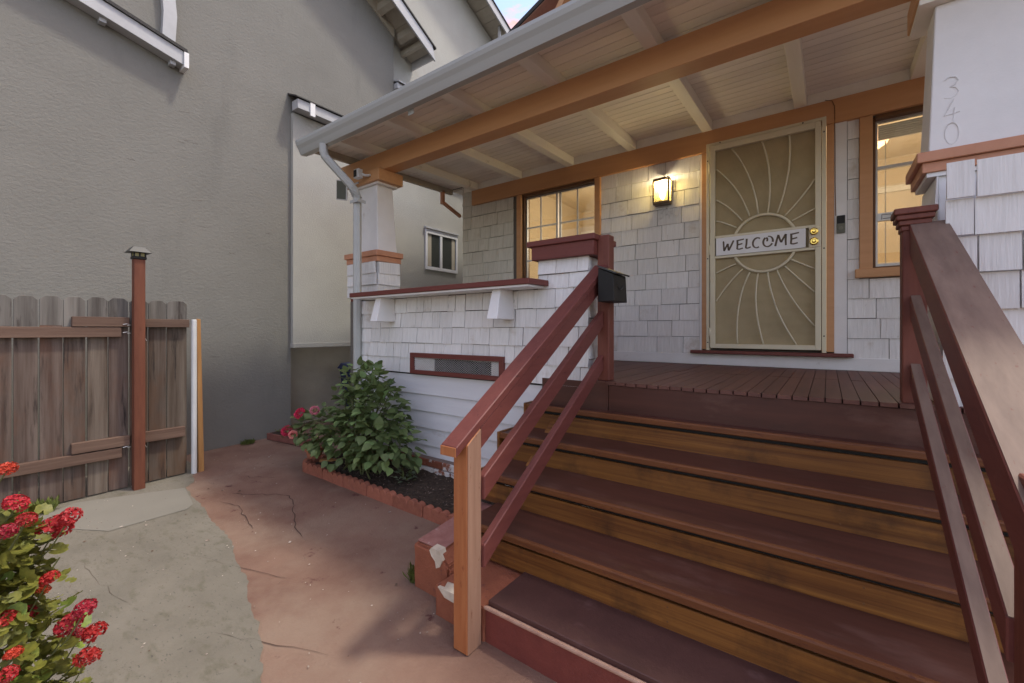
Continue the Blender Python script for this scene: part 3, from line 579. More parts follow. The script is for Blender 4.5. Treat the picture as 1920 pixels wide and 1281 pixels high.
def digit(ch, x, y, z, wd, ht, r, mt, parent, name='house_number'):
    P = {'3': [[(0.05,0.88),(0.35,1.0),(0.75,0.95),(0.9,0.78),(0.7,0.6),(0.42,0.54),(0.75,0.46),(0.92,0.28),(0.75,0.08),(0.4,0.0),(0.05,0.08)]],
         '4': [[(0.62,1.0),(0.3,0.6),(0.05,0.30),(0.5,0.33),(0.98,0.38)],[(0.68,0.62),(0.62,0.3),(0.58,0.0)]],
         '0': [[(0.5+0.42*math.sin(a*math.pi/8), 0.5+0.5*math.cos(a*math.pi/8)) for a in range(17)]]}[ch]
    m = MB()
    for s in P: m.tube([(x+p[0]*wd, y, z+p[1]*ht) for p in s], r, 5)
    return obj(name, m, mt, parent)
for ch, z in (('3',1.125),('4',1.012),('0',0.900)): digit(ch, 0.455, 2.9335+0.0365*(z+0.05-0.866), z, 0.058, 0.105, 0.0022, M['ghost'], house)
for ch, x in (('3',-1.485),('4',-1.40),('0',-1.325)): digit(ch, x, W-0.007, 1.205, 0.062, 0.115, 0.0055, M['shingle'], house)
# --- upper storey gable above the porch roof
gy = 5.2
m = MB(); m.prism([(-4.36,gy,2.3),(1.9,gy,2.3),(1.9,gy,3.76),(-1.23,gy,5.12),(-4.36,gy,3.76)],(0,0.15,0)); ug = obj('gable_wall', m, M['peachwall'], house)
for sx in (-1, 1):
    a = (-1.23, 5.16); b = (-1.23+sx*3.25, 5.16-3.25*0.435)
    m = MB(); m.prism([(a[0],4.85,a[1]),(b[0],4.85,b[1]),(b[0],4.85,b[1]+0.06),(a[0],4.85,a[1]+0.06)],(0,7.4,0)); obj('roof', m, M['roofing'], house)
    m = MB(); m.prism([(a[0],4.87,a[1]-0.012),(b[0],4.87,b[1]-0.012),(b[0],4.87,b[1]-0.001),(a[0],4.87,a[1]-0.001)],(0,0.33,0)); obj('roof_soffit', m, M['peachwall'], house)
m = MB(); m.prism([(-3.05,4.9,4.0),(-2.95,4.9,4.0),(-2.62,4.9,4.45),(-2.72,4.9,4.45)],(0,0.10,0)); obj('gable_brace', m, M['orange'], house)

# ================================================================== STEPS
st = thing('staircase', 'wooden porch steps with worn purple brown treads and orange stained risers', 'steps', (-0.4, 1.8, -1.42))
T = [(2.63,-0.540,-1.815),(2.375,-0.713,-1.865),(2.07,-0.887,-1.80),(1.792,-1.060,-1.665)]
XR = 1.02
prev = 2.742
for i, (y, z, xl) in enumerate(T):
    nxt_back = T[i-1][0]+0.028 if i > 0 else 2.728
    tr = obj('tread', MB().box(xl+0.022,XR,y+0.0185,nxt_back,z-0.038,z,0.002), M['tread'], st)
    m = MB(); m.prism([(xl+0.022,y+0.0185,z-0.038),(xl+0.022,y+0.005,z-0.038),(xl+0.022,y,z-0.033),(xl+0.022,y,z-0.008),(xl+0.022,y+0.003,z-0.002),(xl+0.022,y+0.008,z),(xl+0.022,y+0.0185,z)], (XR-xl-0.022,0,0)); obj('nosing', m, M['noser'], tr)
    zb = T[i+1][1] if i < 3 else -1.235
    rz = obj('riser', MB().box(xl+0.024,XR,y+0.028,y+0.046,zb-0.012,z-0.063,0.002), M['riser'], st)
    obj('riser_gap', MB().box(xl+0.024,XR,y+0.046,y+0.05,z-0.063,z-0.0385), M['black'], st)
    m = MB()
    for q in range(4):
        for dz in (0.035, 0.095):
            xx = xl+0.35+q*0.78; m.tube([(xx,y+0.0285,z-0.05-dz),(xx,y+0.0265,z-0.05-dz)],0.004,8,flat=Vector((0,0,1)))
    obj('nail', m, M['brownreveal'], rz)
for (y, z, xl) in T[:3]:
    obj('stringer_trim', MB().prism([(xl,y-0.006,z-0.17),(xl,y-0.006,z+0.006),(xl,y+0.33,z+0.006),(xl,y+0.33,z-0.17)],(0.021,0,0),0.002), M['riser'], st)
obj('stringer', MB().prism([(-1.60,1.86,-1.24),(-1.60,2.72,-0.60),(-1.60,2.72,-1.40),(-1.60,1.86,-1.40)],(0.04,0,0)), M['riser'], st)
cs = thing('concrete_step', 'purple painted concrete bottom step with painted-on sunlight along its front edge under the wooden steps', 'step', (-0.2,1.6,-1.42))
obj('step_body', MB().box(-1.255,1.05,1.512,2.05,-1.46,-1.262), mat('red_step_riser',(0.20,0.050,0.036),(0.15,0.036,0.028),rough=0.6,scale=8,bump=0.004,bscale=40), cs)
m = MB(); pts = [(-1.255,1.535,-1.262)]
for k in range(6):
    a = -math.pi/2+math.pi/2*1.25*k/5; pts.append((-1.255,1.52-0.022*math.cos(a),-1.252+0.017*math.sin(a)))
m.prism(pts,(2.3,0,0)); obj('step_edge', m, mat('sunlit_step_edge',(0.50,0.34,0.255),(0.38,0.22,0.16),rough=0.7,scale=20,bump=0.002), cs)  # sunlight along the front edge is put into its pale beige colour
obj('step_top', MB().box(-1.255,1.05,1.530,2.02,-1.2615,-1.235,0.003), M['step_top'], cs)

cbk = thing('concrete_block', 'chipped red painted concrete cheek block left of the bottom step', 'concrete block', (-1.7,1.75,-1.40))
m = MB(); m.prism([(-1.845,1.60,-1.44),(-1.845,1.60,-1.165),(-1.63,1.60,-1.165),(-1.575,1.60,-1.23),(-1.575,1.60,-1.44)],(0,0.55,0.055))
bmesh.ops.bevel(m.bm, geom=m.bm.edges[:], offset=0.014, segments=2, affect='EDGES'); bmesh.ops.subdivide_edges(m.bm, edges=m.bm.edges[:], cuts=3, use_grid_fill=True)
for v in m.bm.verts: v.co += Vector((random.uniform(-1,1),random.uniform(-1,1),random.uniform(-1,1)))*0.004
bl = obj('block_body', m, M['redblock'], cbk)
obj('block_top', MB().prism([(-1.828,1.616,-1.1605),(-1.64,1.616,-1.1605),(-1.64,2.13,-1.109),(-1.828,2.13,-1.109)],(0,0,0.004)), M['blocktop'], cbk)
obj('chip', MB().prism([(-1.715,1.597,-1.172),(-1.70,1.596,-1.155),(-1.64,1.596,-1.156),(-1.615,1.590,-1.20),(-1.632,1.592,-1.235),(-1.66,1.592,-1.25),(-1.668,1.592,-1.215),(-1.695,1.592,-1.195)],(0.0,0.045,0.004)), M['chip'], cbk)
m = MB(); m.box(-1.575,-1.258,1.505,1.90,-1.45,-1.262,0.01); bmesh.ops.subdivide_edges(m.bm, edges=m.bm.edges[:], cuts=2, use_grid_fill=True)
for v in m.bm.verts: v.co += Vector((random.uniform(-1,1),random.uniform(-1,1),random.uniform(-1,1)))*0.003
obj('low_block', m, M['redblock'], cbk)
obj('chip', MB().prism([(-1.55,1.498,-1.262),(-1.50,1.494,-1.295),(-1.42,1.494,-1.30),(-1.40,1.496,-1.257),(-1.48,1.50,-1.2565)],(0,0.06,0.0)), M['chip'], cbk)

# ================================================================== HANDRAILS
hl = thing('left_handrail', 'red painted left stair handrail with orange bottom newel and black mailbox at its top', 'handrail', (-1.3,1.44,-1.41))
obj('newel', MB().hexa([(-1.345,1.395,-1.415),(-1.262,1.395,-1.415),(-1.262,1.487,-1.415),(-1.345,1.487,-1.415)],[(-1.345,1.395,-0.502),(-1.262,1.395,-0.502),(-1.262,1.487,-0.440),(-1.345,1.487,-0.440)],0.004), M['cedar_new'], hl)
obj('newel_face', MB().hexa([(-1.2615,1.398,-1.412),(-1.2585,1.398,-1.412),(-1.2585,1.484,-1.412),(-1.2615,1.484,-1.412)],[(-1.2615,1.398,-0.502),(-1.2585,1.398,-0.502),(-1.2585,1.484,-0.444),(-1.2615,1.484,-0.444)]), mat('sunlit_newel_side',(0.34,0.20,0.135),(0.26,0.145,0.095),rough=0.6,scale=30,stretch=VZ,bump=0.001,blotch=((0.17,0.06,0.03),60,0.62,0.06,(1,1,0.25))), hl)  # thin panel: sun on the newel's right side painted in as a paler colour
obj('upper_post', MB().box(-1.285,-1.198,2.752,2.842,-0.345,0.655,0.008), M['oxide_z'], hl)
tr = obj('top_rail', beam(MB(),(-1.316,1.335,-0.497),(-1.256,2.751,0.452),0.098,0.045,0.004), M['oxide'], hl)
obj('rail_end', beam(MB(),(-1.316,1.3315,-0.500),(-1.316,1.3348,-0.4985),0.092,0.040,0.001), M['cedar_new'], tr)
obj('top_rail_board', beam(MB(),(-1.284,1.49,-0.437),(-1.243,2.751,0.405),0.040,0.100,0.003), M['oxide'], hl)
obj('mid_rail', beam(MB(),(-1.262,1.488,-0.655),(-1.257,2.751,0.133),0.040,0.108,0.004), M['oxide'], hl)
obj('low_rail', beam(MB(),(-1.262,1.488,-0.965),(-1.257,2.751,-0.168),0.040,0.104,0.004), M['oxide'], hl)
hr = thing('right_handrail', 'right stair handrail with paler tan rail tops and moulded red post cap', 'handrail', (0.35,1.35,-1.44))
obj('upper_post', MB().box(0.286,0.374,2.752,2.842,-0.345,0.50,0.004), M['oxide_z'], hr)
pc = MB()
for (e, z0, z1) in ((0.006,0.47,0.495),(0.014,0.4955,0.52),(0.024,0.5205,0.545),(0.032,0.5455,0.575)): pc.box(0.286-e,0.374+e,2.752-e,2.842+e,z0,z1,0.004)
obj('post_cap', pc, M['oxide_z'], hr)
obj('newel', MB().box(0.322,0.412,1.290,1.385,-1.45,-0.30,0.004), M['oxide_z'], hr)
tp = obj('top_rail', beam(MB(),(0.376,1.24,-0.373),(0.376,2.751,0.502),0.132,0.040,0.004), M['oxide'], hr)
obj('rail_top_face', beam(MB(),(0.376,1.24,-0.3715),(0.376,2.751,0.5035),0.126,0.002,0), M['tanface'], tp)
obj('top_rail_board', beam(MB(),(0.331,1.24,-0.413),(0.331,2.751,0.462),0.038,0.105,0.003), M['oxide'], hr)
md = obj('mid_rail', beam(MB(),(0.332,1.386,-0.619),(0.332,2.751,0.163),0.040,0.100,0.004), M['oxide'], hr)
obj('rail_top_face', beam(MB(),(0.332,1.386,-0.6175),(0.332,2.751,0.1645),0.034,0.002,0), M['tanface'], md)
lw_ = obj('low_rail', beam(MB(),(0.332,1.386,-0.935),(0.332,2.751,-0.158),0.040,0.098,0.004), M['oxide'], hr)
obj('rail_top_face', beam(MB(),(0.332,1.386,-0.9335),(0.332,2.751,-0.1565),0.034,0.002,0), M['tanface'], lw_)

# ================================================================== SMALL FITTINGS
mbx = thing('mailbox', 'black metal mailbox with lid fixed to the upper post of the left handrail', 'mailbox', (-1.14,2.66,0.19))
obj('body', MB().prism([(-1.197,2.575,0.185),(-1.085,2.575,0.185),(-1.095,2.575,0.36),(-1.197,2.575,0.405)],(0,0.215,0),0.003), M['black'], mbx)
obj('lid', MB().prism([(-1.198,2.567,0.409),(-1.075,2.567,0.357),(-1.070,2.567,0.366),(-1.198,2.567,0.420)],(0,0.232,0)), M['darkgrey'], mbx)
m = MB(); m.tube([(-1.0885+0.004,2.62+0.11*i/10,0.30-0.035*math.sin(math.pi*i/10)) for i in range(11)],0.003,5); obj('emblem_arc', m, M['darkgrey'], mbx)
wl = thing('wall_lamp', 'lit bronze and glass porch lantern on the white shingles between window and door', 'wall lamp', (-1.42,W-0.06,1.34))
x0, x1, z0, z1, yb = -1.505, -1.335, 1.335, 1.612, W-0.012
obj('back_plate', MB().box(x0+0.01,x1-0.01,yb-0.012,yb+0.006,z0+0.01,z1-0.01,0.003), M['bronze'], wl)
yf = yb-0.115
m = MB()
for z in (z0, z1-0.03): m.box(x0,x1,yf,yb-0.0125,z,z+0.03,0.006)
for x in (x0, x1-0.014): m.box(x,x+0.014,yf,yf+0.014,z0+0.0305,z1-0.0305); m.box(x,x+0.014,yb-0.027,yb-0.0125,z0+0.0305,z1-0.0305)
obj('frame', m, M['bronze'], wl)
fg = bpy.data.materials.new('seeded_glass'); fg.use_nodes = True; t = fg.node_tree; t.nodes.clear()
o_ = t.nodes.new('ShaderNodeOutputMaterial'); a_ = t.nodes.new('ShaderNodeBsdfTransparent'); a_.inputs[0].default_value = (0.95,0.9,0.7,1); b_ = t.nodes.new('ShaderNodeBsdfTranslucent'); b_.inputs[0].default_value = (0.9,0.85,0.55,1)
x_ = t.nodes.new('ShaderNodeMixShader'); x_.inputs[0].default_value = 0.22; t.links.new(a_.outputs[0],x_.inputs[1]); t.links.new(b_.outputs[0],x_.inputs[2]); t.links.new(x_.outputs[0],o_.inputs[0])
obj('glass', MB().box(x0+0.0145,x1-0.0145,yf+0.003,yf+0.006,z0+0.031,z1-0.031).box(x0+0.003,x0+0.006,yf+0.015,yb-0.028,z0+0.031,z1-0.031).box(x1-0.006,x1-0.003,yf+0.015,yb-0.028,z0+0.031,z1-0.031), fg, wl)
obj('bulb', MB().tube([(-1.42,yb-0.055,z0+0.06),(-1.42,yb-0.055,z0+0.09),(-1.42,yb-0.055,z0+0.14),(-1.42,yb-0.055,z0+0.18),(-1.42,yb-0.055,z0+0.20)],[0.012,0.028,0.034,0.024,0.006],12), emit('bulb_light',(1.0,0.85,0.45),6), wl, smooth=True)
ld = bpy.data.lights.new('lantern_light','POINT'); ld.energy = 8; ld.color = (1.0,0.80,0.50); ld.shadow_soft_size = 0.05
lo = bpy.data.objects.new('lantern_light', ld); COL.objects.link(lo); lo.location = (-1.42, yb-0.055, z0+0.25+H)
db_ = thing('doorbell', 'small black and grey video doorbell right of the security door', 'doorbell', (0.09,W-0.02,0.84))
obj('body', MB().box(0.062,0.122,W-0.034,W-0.0145,0.842,0.995,0.004), mat('olive_plastic',(0.14,0.14,0.10),rough=0.4), db_)
obj('camera_panel', MB().box(0.065,0.119,W-0.0365,W-0.0345,0.925,0.992), M['black'], db_)
obj('button', MB().tube([(0.092,W-0.0345,0.885),(0.092,W-0.038,0.885)],0.016,14,flat=Vector((0,0,1))), mat('button_grey',(0.2,0.2,0.15)), db_)
obj('wire', MB().tube([(-0.02,W-0.04,2.02),(0.03,W-0.04,2.0),(0.048,W-0.04,1.95),(0.051,W-0.02,1.6),(0.052,W-0.018,1.3),(0.056,W-0.018,1.0)],0.003,5), M['brownreveal'], db_)
sg = thing('welcome_sign', 'white welcome plaque across the middle of the security door', 'sign', (-0.53,Yd-0.035,0.738))
obj('plaque', MB().box(-0.893,-0.158,Yd-0.037,Yd-0.031,0.7385,0.9105,0.001), M['signwhite'], sg)
yl = Yd-0.0385
def stroke(mb, pts, w0, w1, slant=0.0):
    pts = [Vector((p[0], p[1])) for p in pts]; k = len(pts); lft = []; rgt = []
    for i, p in enumerate(pts):
        d = (pts[min(i+1,k-1)]-pts[max(i-1,0)]).normalized(); n_ = Vector((-d.y, d.x)); ww = (w0+(w1-w0)*i/max(1,k-1))/2
        ww *= 0.72+0.5*abs(n_.x*0.8-n_.y*0.25)
        lft.append(p+n_*ww); rgt.append(p-n_*ww)
    for i in range(k-1):
        a, b, c, d = lft[i], lft[i+1], rgt[i+1], rgt[i]
        mb._faces([(q.x, yl, q.y) for q in (a, b, c, d)]+[(q.x, yl+0.0012, q.y) for q in (a, b, c, d)], [(0,1,2,3),(7,6,5,4),(0,4,5,1),(2,6,7,3),(1,5,6,2),(3,7,4,0)])
def letters(spec):
    for ch, x0, z0, x1, z1 in spec:
        w_, h_ = x1-x0, z1-z0
        def q(l): return [(x0+w_*(a+0.10*(b-0.5)), z0+h_*b) for a, b in l]
        sw = 0.0155; m = MB()
        arc = lambda cx, cy, rx, ry, a0, a1, n=14: [(cx+rx*math.cos(math.radians(a0+(a1-a0)*i/n)), cy+ry*math.sin(math.radians(a0+(a1-a0)*i/n))) for i in range(n+1)]
        if ch == 'W': G = [[(0.0,1.0),(0.06,0.96),(0.20,0.03)],[(0.20,0.03),(0.46,0.72)],[(0.46,0.72),(0.60,0.03)],[(0.60,0.03),(0.80,0.55),(0.94,1.0)]]
        elif ch == 'E': G = [[(0.10,0.95),(0.16,0.5),(0.14,0.05)],[(-0.02,0.93),(0.4,0.96),(1.0,1.02)],[(0.18,0.50),(0.5,0.53),(0.84,0.58)],[(0.14,0.06),(0.5,0.03),(0.95,0.10)]]
        elif ch == 'L': G = [[(0.22,1.0),(0.22,0.5),(0.12,0.06)],[(0.12,0.06),(0.5,0.03),(1.0,0.12)]]
        elif ch == 'C': G = [arc(0.55,0.5,0.52,0.5,52,302)]
        elif ch == 'O': G = [arc(0.5,0.5,0.48,0.5,128,335),arc(0.5,0.5,0.48,0.5,-10,96),[(0.30,0.92),(0.42,0.72),(0.40,0.52)]]
        elif ch == 'M': G = [[(0.06,0.0),(0.12,0.45),(0.22,1.0)],[(0.22,0.98),(0.52,0.30)],[(0.52,0.30),(0.86,1.0)],[(0.86,1.0),(0.90,0.5),(0.97,0.0)]]
        for g in G: stroke(m, q(g), sw, sw*0.85)
        obj('letter', m, M['letter'], sg)
letters([('W',-0.836,0.776,-0.735,0.872),('E',-0.712,0.779,-0.650,0.872),('L',-0.636,0.781,-0.588,0.874),('C',-0.574,0.779,-0.507,0.872),('O',-0.488,0.780,-0.408,0.874),('M',-0.391,0.776,-0.300,0.878),('E',-0.276,0.778,-0.211,0.876)])
sc_ = thing('security_camera', 'small white security camera with black lens face on the left column cap', 'camera', (-4.12,2.84,1.70))
obj('body', MB().box(-4.175,-4.085,2.775,2.835,1.655,1.755,0.008), M['pvc'], sc_)
obj('lens_face', MB().box(-4.168,-4.115,2.772,2.7745,1.668,1.742), M['black'], sc_)
obj('mount', MB().tube([(-4.09,2.82,1.70),(-4.055,2.84,1.685),(-4.04,2.87,1.69),(-4.04,2.893,1.70)],0.014,8), M['pvc'], sc_)
sp = thing('solar_panel', 'tilted dark solar panel with white rim below the security camera', 'solar panel', (-4.42,2.78,1.56))
rot = Matrix.Translation((-4.43,2.80,1.585+H)) @ Euler((R(10),R(12),R(10))).to_matrix().to_4x4()
m1 = MB(); m1.box(-0.085,0.085,-0.008,0.008,-0.11,0.11,0.003); inst('panel_rim', unit_mesh('panel_rim', m1, M['pvc']), rot, sp)
m1 = MB(); m1.box(-0.072,0.072,-0.011,-0.0085,-0.097,0.097); inst('panel_cell', unit_mesh('panel_cell', m1, mat('solar_cell',(0.11,0.12,0.10),rough=0.25,spec=0.5)), rot, sp)
obj('panel_arm', MB().tube([(-4.36,2.81,1.60),(-4.28,2.86,1.64),(-4.25,2.893,1.66)],0.010,6), M['pvc'], sp)
clg = thing('ceiling_lamp', 'glowing bowl ceiling lamp seen through the right window', 'ceiling lamp', (0.40,6.5,2.09))
obj('bowl', MB().tube([(0.40,6.5,2.09),(0.40,6.5,2.10),(0.40,6.5,2.15),(0.40,6.5,2.21),(0.40,6.5,2.26)],[0.02,0.08,0.15,0.185,0.19],24), emit('warm_bowl_glass',(1.0,0.60,0.34),0.55), clg, smooth=True)
obj('rod', MB().tube([(0.40,6.5,2.26),(0.40,6.5,2.479)],0.012,8), M['brass'], clg)

# ================================================================== NEIGHBOUR HOUSE
NX = -5.6
nb = thing('neighbour_house', 'tall grey stucco house with gabled eaves to the left of the fence and path', 'house', (-6.5,3.0,-1.35))
rk = 0.55
def zr(y): return 4.75-rk*(y-4.448)
obj('main_wall', MB().prism([(NX,-6,-1.50),(NX,2.81,-1.50),(NX,2.81,2.80),(NX,4.448,2.80),(NX,4.448,zr(4.448)),(NX,-0.2,zr(-0.2)),(NX,-6,zr(-0.2)-5.8*rk)],(-0.25,0,0)), M['stucco'], nb)
obj('bay_wall', MB().box(-5.80,NX+0.055,2.812,9.0,-0.165,2.80), M['stucco2'], nb)
obj('bay_ledge', MB().box(-5.82,NX+0.075,2.806,9.02,-0.225,-0.166,0.004), M['stucco2'], nb)
obj('lower_wall', MB().box(-6.2,-6.0,2.812,9.0,-1.5,-0.226), M['beigewall'], nb)
obj('wall_return', MB().box(-6.2,NX-0.251,2.6,2.811,-1.5,-0.226), M['stucco'], nb)
m = MB()
for (yy, zz, L_, dv) in ((1.62,2.35,0.10,-0.3),(1.66,2.05,0.13,0.1),(1.60,2.02,0.07,0.2),(1.74,1.42,0.09,-0.4),(1.78,1.15,0.12,0.05),(2.35,1.95,0.05,-0.5),(1.70,0.42,0.03,4.0),(2.1,0.9,0.06,0.3),(1.2,1.7,0.06,-0.2),(2.5,1.2,0.08,0.15),(1.9,-0.3,0.10,0.1)):
    for q in range(3):
        a = yy+L_*q/3*(1 if abs(dv) < 2 else 0.1); z_ = zz-L_*q/3*dv*0.4; b = a+L_/3*(1 if abs(dv) < 2 else 0.1); z2 = z_-L_/3*dv*0.4+random.uniform(-.006,.006); t_ = 0.0028*random.uniform(.4,1.2)
        m._faces([(NX+0.0015,a,z_),(NX+0.0015,b,z2),(NX+0.0015,b,z2+t_),(NX+0.0015,a,z_+t_)],[(0,1,2,3)])
obj('wall_crack', m, M['crack'], nb, kind='stuff')
# pent roof over the bay
obj('pent_fascia', MB().box(NX+0.056,NX+0.20,2.80,9.0,2.815,2.935,0.003), M['nbtrim'], nb)
obj('pent_roof', MB().prism([(NX+0.001,2.77,3.03),(NX+0.225,2.77,2.94),(NX+0.225,2.77,2.955),(NX+0.001,2.77,3.05)],(0,6.2,0)), M['roofing'], nb)
obj('pent_block', MB().box(NX+0.201,NX+0.222,2.955,3.02,2.77,2.95,0.002), M['white'], nb)
# small raked roof strip on the wall with a trim post above
y0, z0, y1, z1 = 0.45, 3.19, 1.62, 2.905
nr = obj('rake_board', MB().prism([(NX+0.002,y0,z0-0.11),(NX+0.002,y1,z1-0.11),(NX+0.002,y1,z1+0.03),(NX+0.002,y0,z0+0.03)],(0.13,0,0),0.003), M['nbtrim'], nb)
obj('rake_shingles', MB().prism([(NX+0.001,y0,z0+0.031),(NX+0.001,y1+0.04,z1+0.022),(NX+0.001,y1+0.03,z1+0.055),(NX+0.001,y0,z0+0.066)],(0.15,0,0)), M['roofing'], nb)
obj('rake_end_block', MB().box(NX+0.002,NX+0.155,1.622,1.665,2.765,2.925,0.002), M['white'], nb)
for yy in (0.98, 1.52): obj('rake_bracket', MB().box(NX+0.02,NX+0.09,yy,yy+0.05,z0-(yy-y0)*0.243-0.155,z0-(yy-y0)*0.243-0.118), M['nbtrim'], nb)
m = MB(); m.prism([(NX+0.001,1.46,3.06),(NX+0.001,1.57,3.02),(NX+0.001,1.585,3.3),(NX+0.001,1.56,3.6),(NX+0.001,1.45,3.6),(NX+0.001,1.47,3.3)],(0.07,0,0)); obj('corner_trim', m, M['nbtrim'], nb)
# main gable overhang: soffit planks, lookouts, bargeboard
n = 16; yA, yB = 1.3, 4.93
for k in range(n):
    a = yA+(yB-yA)*k/n; b = yA+(yB-yA)*(k+1)/n-0.007
    obj('soffit_board', MB().prism([(NX-0.24,a,zr(a)+0.075),(NX-0.24,b,zr(b)+0.075),(NX-0.24,b,zr(b)+0.09),(NX-0.24,a,zr(a)+0.09)],(0.62,0,0)), M['nbsoffit'], nb)
for yy in (3.55,4.12,4.52):
    obj('lookout', MB().prism([(NX+0.001,yy,zr(yy)-0.03),(NX+0.001,yy+0.075,zr(yy+0.075)-0.03),(NX+0.001,yy+0.075,zr(yy+0.075)+0.074),(NX+0.001,yy,zr(yy)+0.074)],(0.37,0,0)), M['nbsoffit'], nb)
obj('frieze', MB().prism([(NX+0.001,1.3,zr(1.3)-0.07),(NX+0.001,4.448,zr(4.448)-0.07),(NX+0.001,4.448,zr(4.448)+0.074),(NX+0.001,1.3,zr(1.3)+0.074)],(0.02,0,0)), M['nbsoffit'], nb)
obj('bargeboard', MB().prism([(NX+0.381,1.3,zr(1.3)-0.07),(NX+0.381,4.97,zr(4.97)-0.05),(NX+0.381,4.90,zr(4.90)+0.135),(NX+0.381,1.3,zr(1.3)+0.135)],(0.03,0,0),0.002), M['nbtrim'], nb)
obj('eave_fascia', MB().box(NX-0.9,NX+0.38,4.935,4.96,zr(4.935)-0.045,zr(4.935)+0.138), M['nbtrim'], nb)
obj('eave_beam', MB().box(NX-0.9,NX+0.37,4.70,4.76,zr(4.76)-0.02,zr(4.76)+0.074), M['nbsoffit'], nb)
obj('roof', MB().prism([(NX-5,-0.2,zr(-0.2)+0.14),(NX-5,4.97,zr(4.97)+0.14),(NX-5,4.97,zr(4.97)+0.165),(NX-5,-0.2,zr(-0.2)+0.165)],(5.43,0,0)), M['roofing'], nb)
obj('rear_corner_wall', MB().box(NX-4.5,NX-0.251,4.30,4.448,2.80,zr(4.448)), M['stucco'], nb)
# rear volume with its own gable
rk2 = 0.43; BX = -5.74
def zr2(y): return 6.45-rk2*(y-6.4)
obj('rear_wall', MB().prism([(BX,4.449,2.80),(BX,9.0,2.80),(BX,9.0,zr2(9.0)),(BX,3.0,zr2(3.0)),(BX,3.0,5.6),(BX,4.449,4.8)],(-0.22,0,0)), M['stucco2'], nb)
for k in range(18):
    a = 3.6+0.25*k; b = a+0.243
    obj('soffit_board', MB().prism([(BX-0.1,a,zr2(a)+0.05),(BX-0.1,b,zr2(b)+0.05),(BX-0.1,b,zr2(b)+0.065),(BX-0.1,a,zr2(a)+0.065)],(0.5,0,0)), M['nbsoffit'], nb)
obj('bargeboard', MB().prism([(BX+0.401,3.6,zr2(3.6)-0.06),(BX+0.401,8.0,zr2(8.0)-0.06),(BX+0.401,8.0,zr2(8.0)+0.10),(BX+0.401,3.6,zr2(3.6)+0.10)],(0.03,0,0)), M['nbtrim'], nb)
obj('roof', MB().prism([(BX-4,3.0,zr2(3.0)+0.105),(BX-4,8.05,zr2(8.05)+0.105),(BX-4,8.05,zr2(8.05)+0.13),(BX-4,3.0,zr2(3.0)+0.13)],(4.45,0,0)), M['roofing'], nb)
obj('vent_pipe', MB().tube([(BX+0.30,7.0,zr2(7.0)-0.55),(BX+0.30,7.0,zr2(7.0)+0.04)],0.035,8), M['nbtrim'], nb)
obj('rear_pent', MB().box(BX+0.001,BX+0.22,4.46,8.5,3.86,3.95,0.003).prism([(BX+0.001,4.46,4.03),(BX+0.26,4.46,3.952),(BX+0.26,4.46,3.97),(BX+0.001,4.46,4.06)],(0,4,0)), M['nbtrim'], nb)
# sliding window on the bay
wx = NX+0.056
nw = obj('window', MB().box(wx,wx+0.03,5.06,5.10,1.045,1.745,0.002).box(wx,wx+0.03,5.80,5.84,1.045,1.745,0.002).box(wx,wx+0.03,5.10,5.80,1.045,1.10,0.002).box(wx,wx+0.03,5.10,5.80,1.665,1.745,0.002).box(wx,wx+0.026,5.40,5.45,1.10,1.665), mat('white_vinyl',(0.78,0.78,0.78),rough=0.35), nb)
obj('window_hood', MB().box(wx,wx+0.05,5.04,5.85,1.746,1.775), M['nbtrim'], nw)
for a, b in ((5.10,5.40),(5.45,5.80)): obj('pane', MB().box(wx+0.004,wx+0.009,a,b,1.10,1.665), M['nbglass'], nw)
obj('curtain', MB().box(wx+0.0095,wx+0.011,5.12,5.20,1.11,1.66).box(wx+0.0095,wx+0.011,5.70,5.78,1.11,1.66), M['nbsoffit'], nw)

# ================================================================== FENCE
FX = -4.905
fe = thing('wooden_fence', 'weathered dog-eared board fence along the stucco wall at far left', 'fence', (FX,0.8,gz(FX,0.8)))
bd = [(-0.78,-0.66,.262),(-0.65,-0.53,.264),(-0.52,-0.40,.262),(-0.39,-0.27,.265),(-0.26,-0.14,.262),(-0.125,0.0,.264),(0.012,0.128,.262),(0.140,0.262,.263),(0.274,0.392,.263),(0.402,0.524,.263),(0.535,0.658,.270),(0.664,0.788,.270),(0.801,0.923,.276),(0.930,1.056,.274),(1.067,1.189,.272),(1.196,1.321,.269),(1.329,1.480,.273)]
for a, b, zt in bd:
    zs = 0.03+random.uniform(-0.01,0.01); c_ = 0.028; zb = gz(FX,(a+b)/2)+0.012; th = 0.017; dx = random.uniform(-0.002,0.002)
    bo = obj('fence_board', MB().prism([(FX+dx,a,zb),(FX+dx,b,zb),(FX+dx,b,zs),(FX+dx,a,zs)],(-th,0,0),0.0015), M['fencewood'], fe)
    obj('board_top', MB().prism([(FX+dx,a,zs+0.0003),(FX+dx,b,zs+0.0003),(FX+dx,b,zt-c_),(FX+dx,b-c_,zt),(FX+dx,a+c_,zt),(FX+dx,a,zt-c_)],(-th,0,0),0.0015), M['fencetop'], bo)
for (a, b, z0, z1) in ((-0.8,1.003,-0.056,0.028),(0.704,1.055,0.031,0.112),(1.12,1.487,0.028,0.102),(-0.8,1.007,-1.083,-0.998),(0.701,1.057,-0.99,-0.905),(1.12,1.454,-0.99,-0.898)):
    dxx = 0.030 if (b-a) > 1 else 0.036
    obj('fence_rail', MB().box(FX+0.004,FX+0.004+dxx+0.012,a,b,z0,z1,0.003), M['fencerail'], fe)
m = MB()
for z in (-0.02,0.05,-1.0): m.tube([(FX+0.055,1.01,z),(FX+0.06,1.035,z+0.006),(FX+0.055,1.06,z-0.004),(FX+0.05,1.04,z-0.008)],0.003,5)
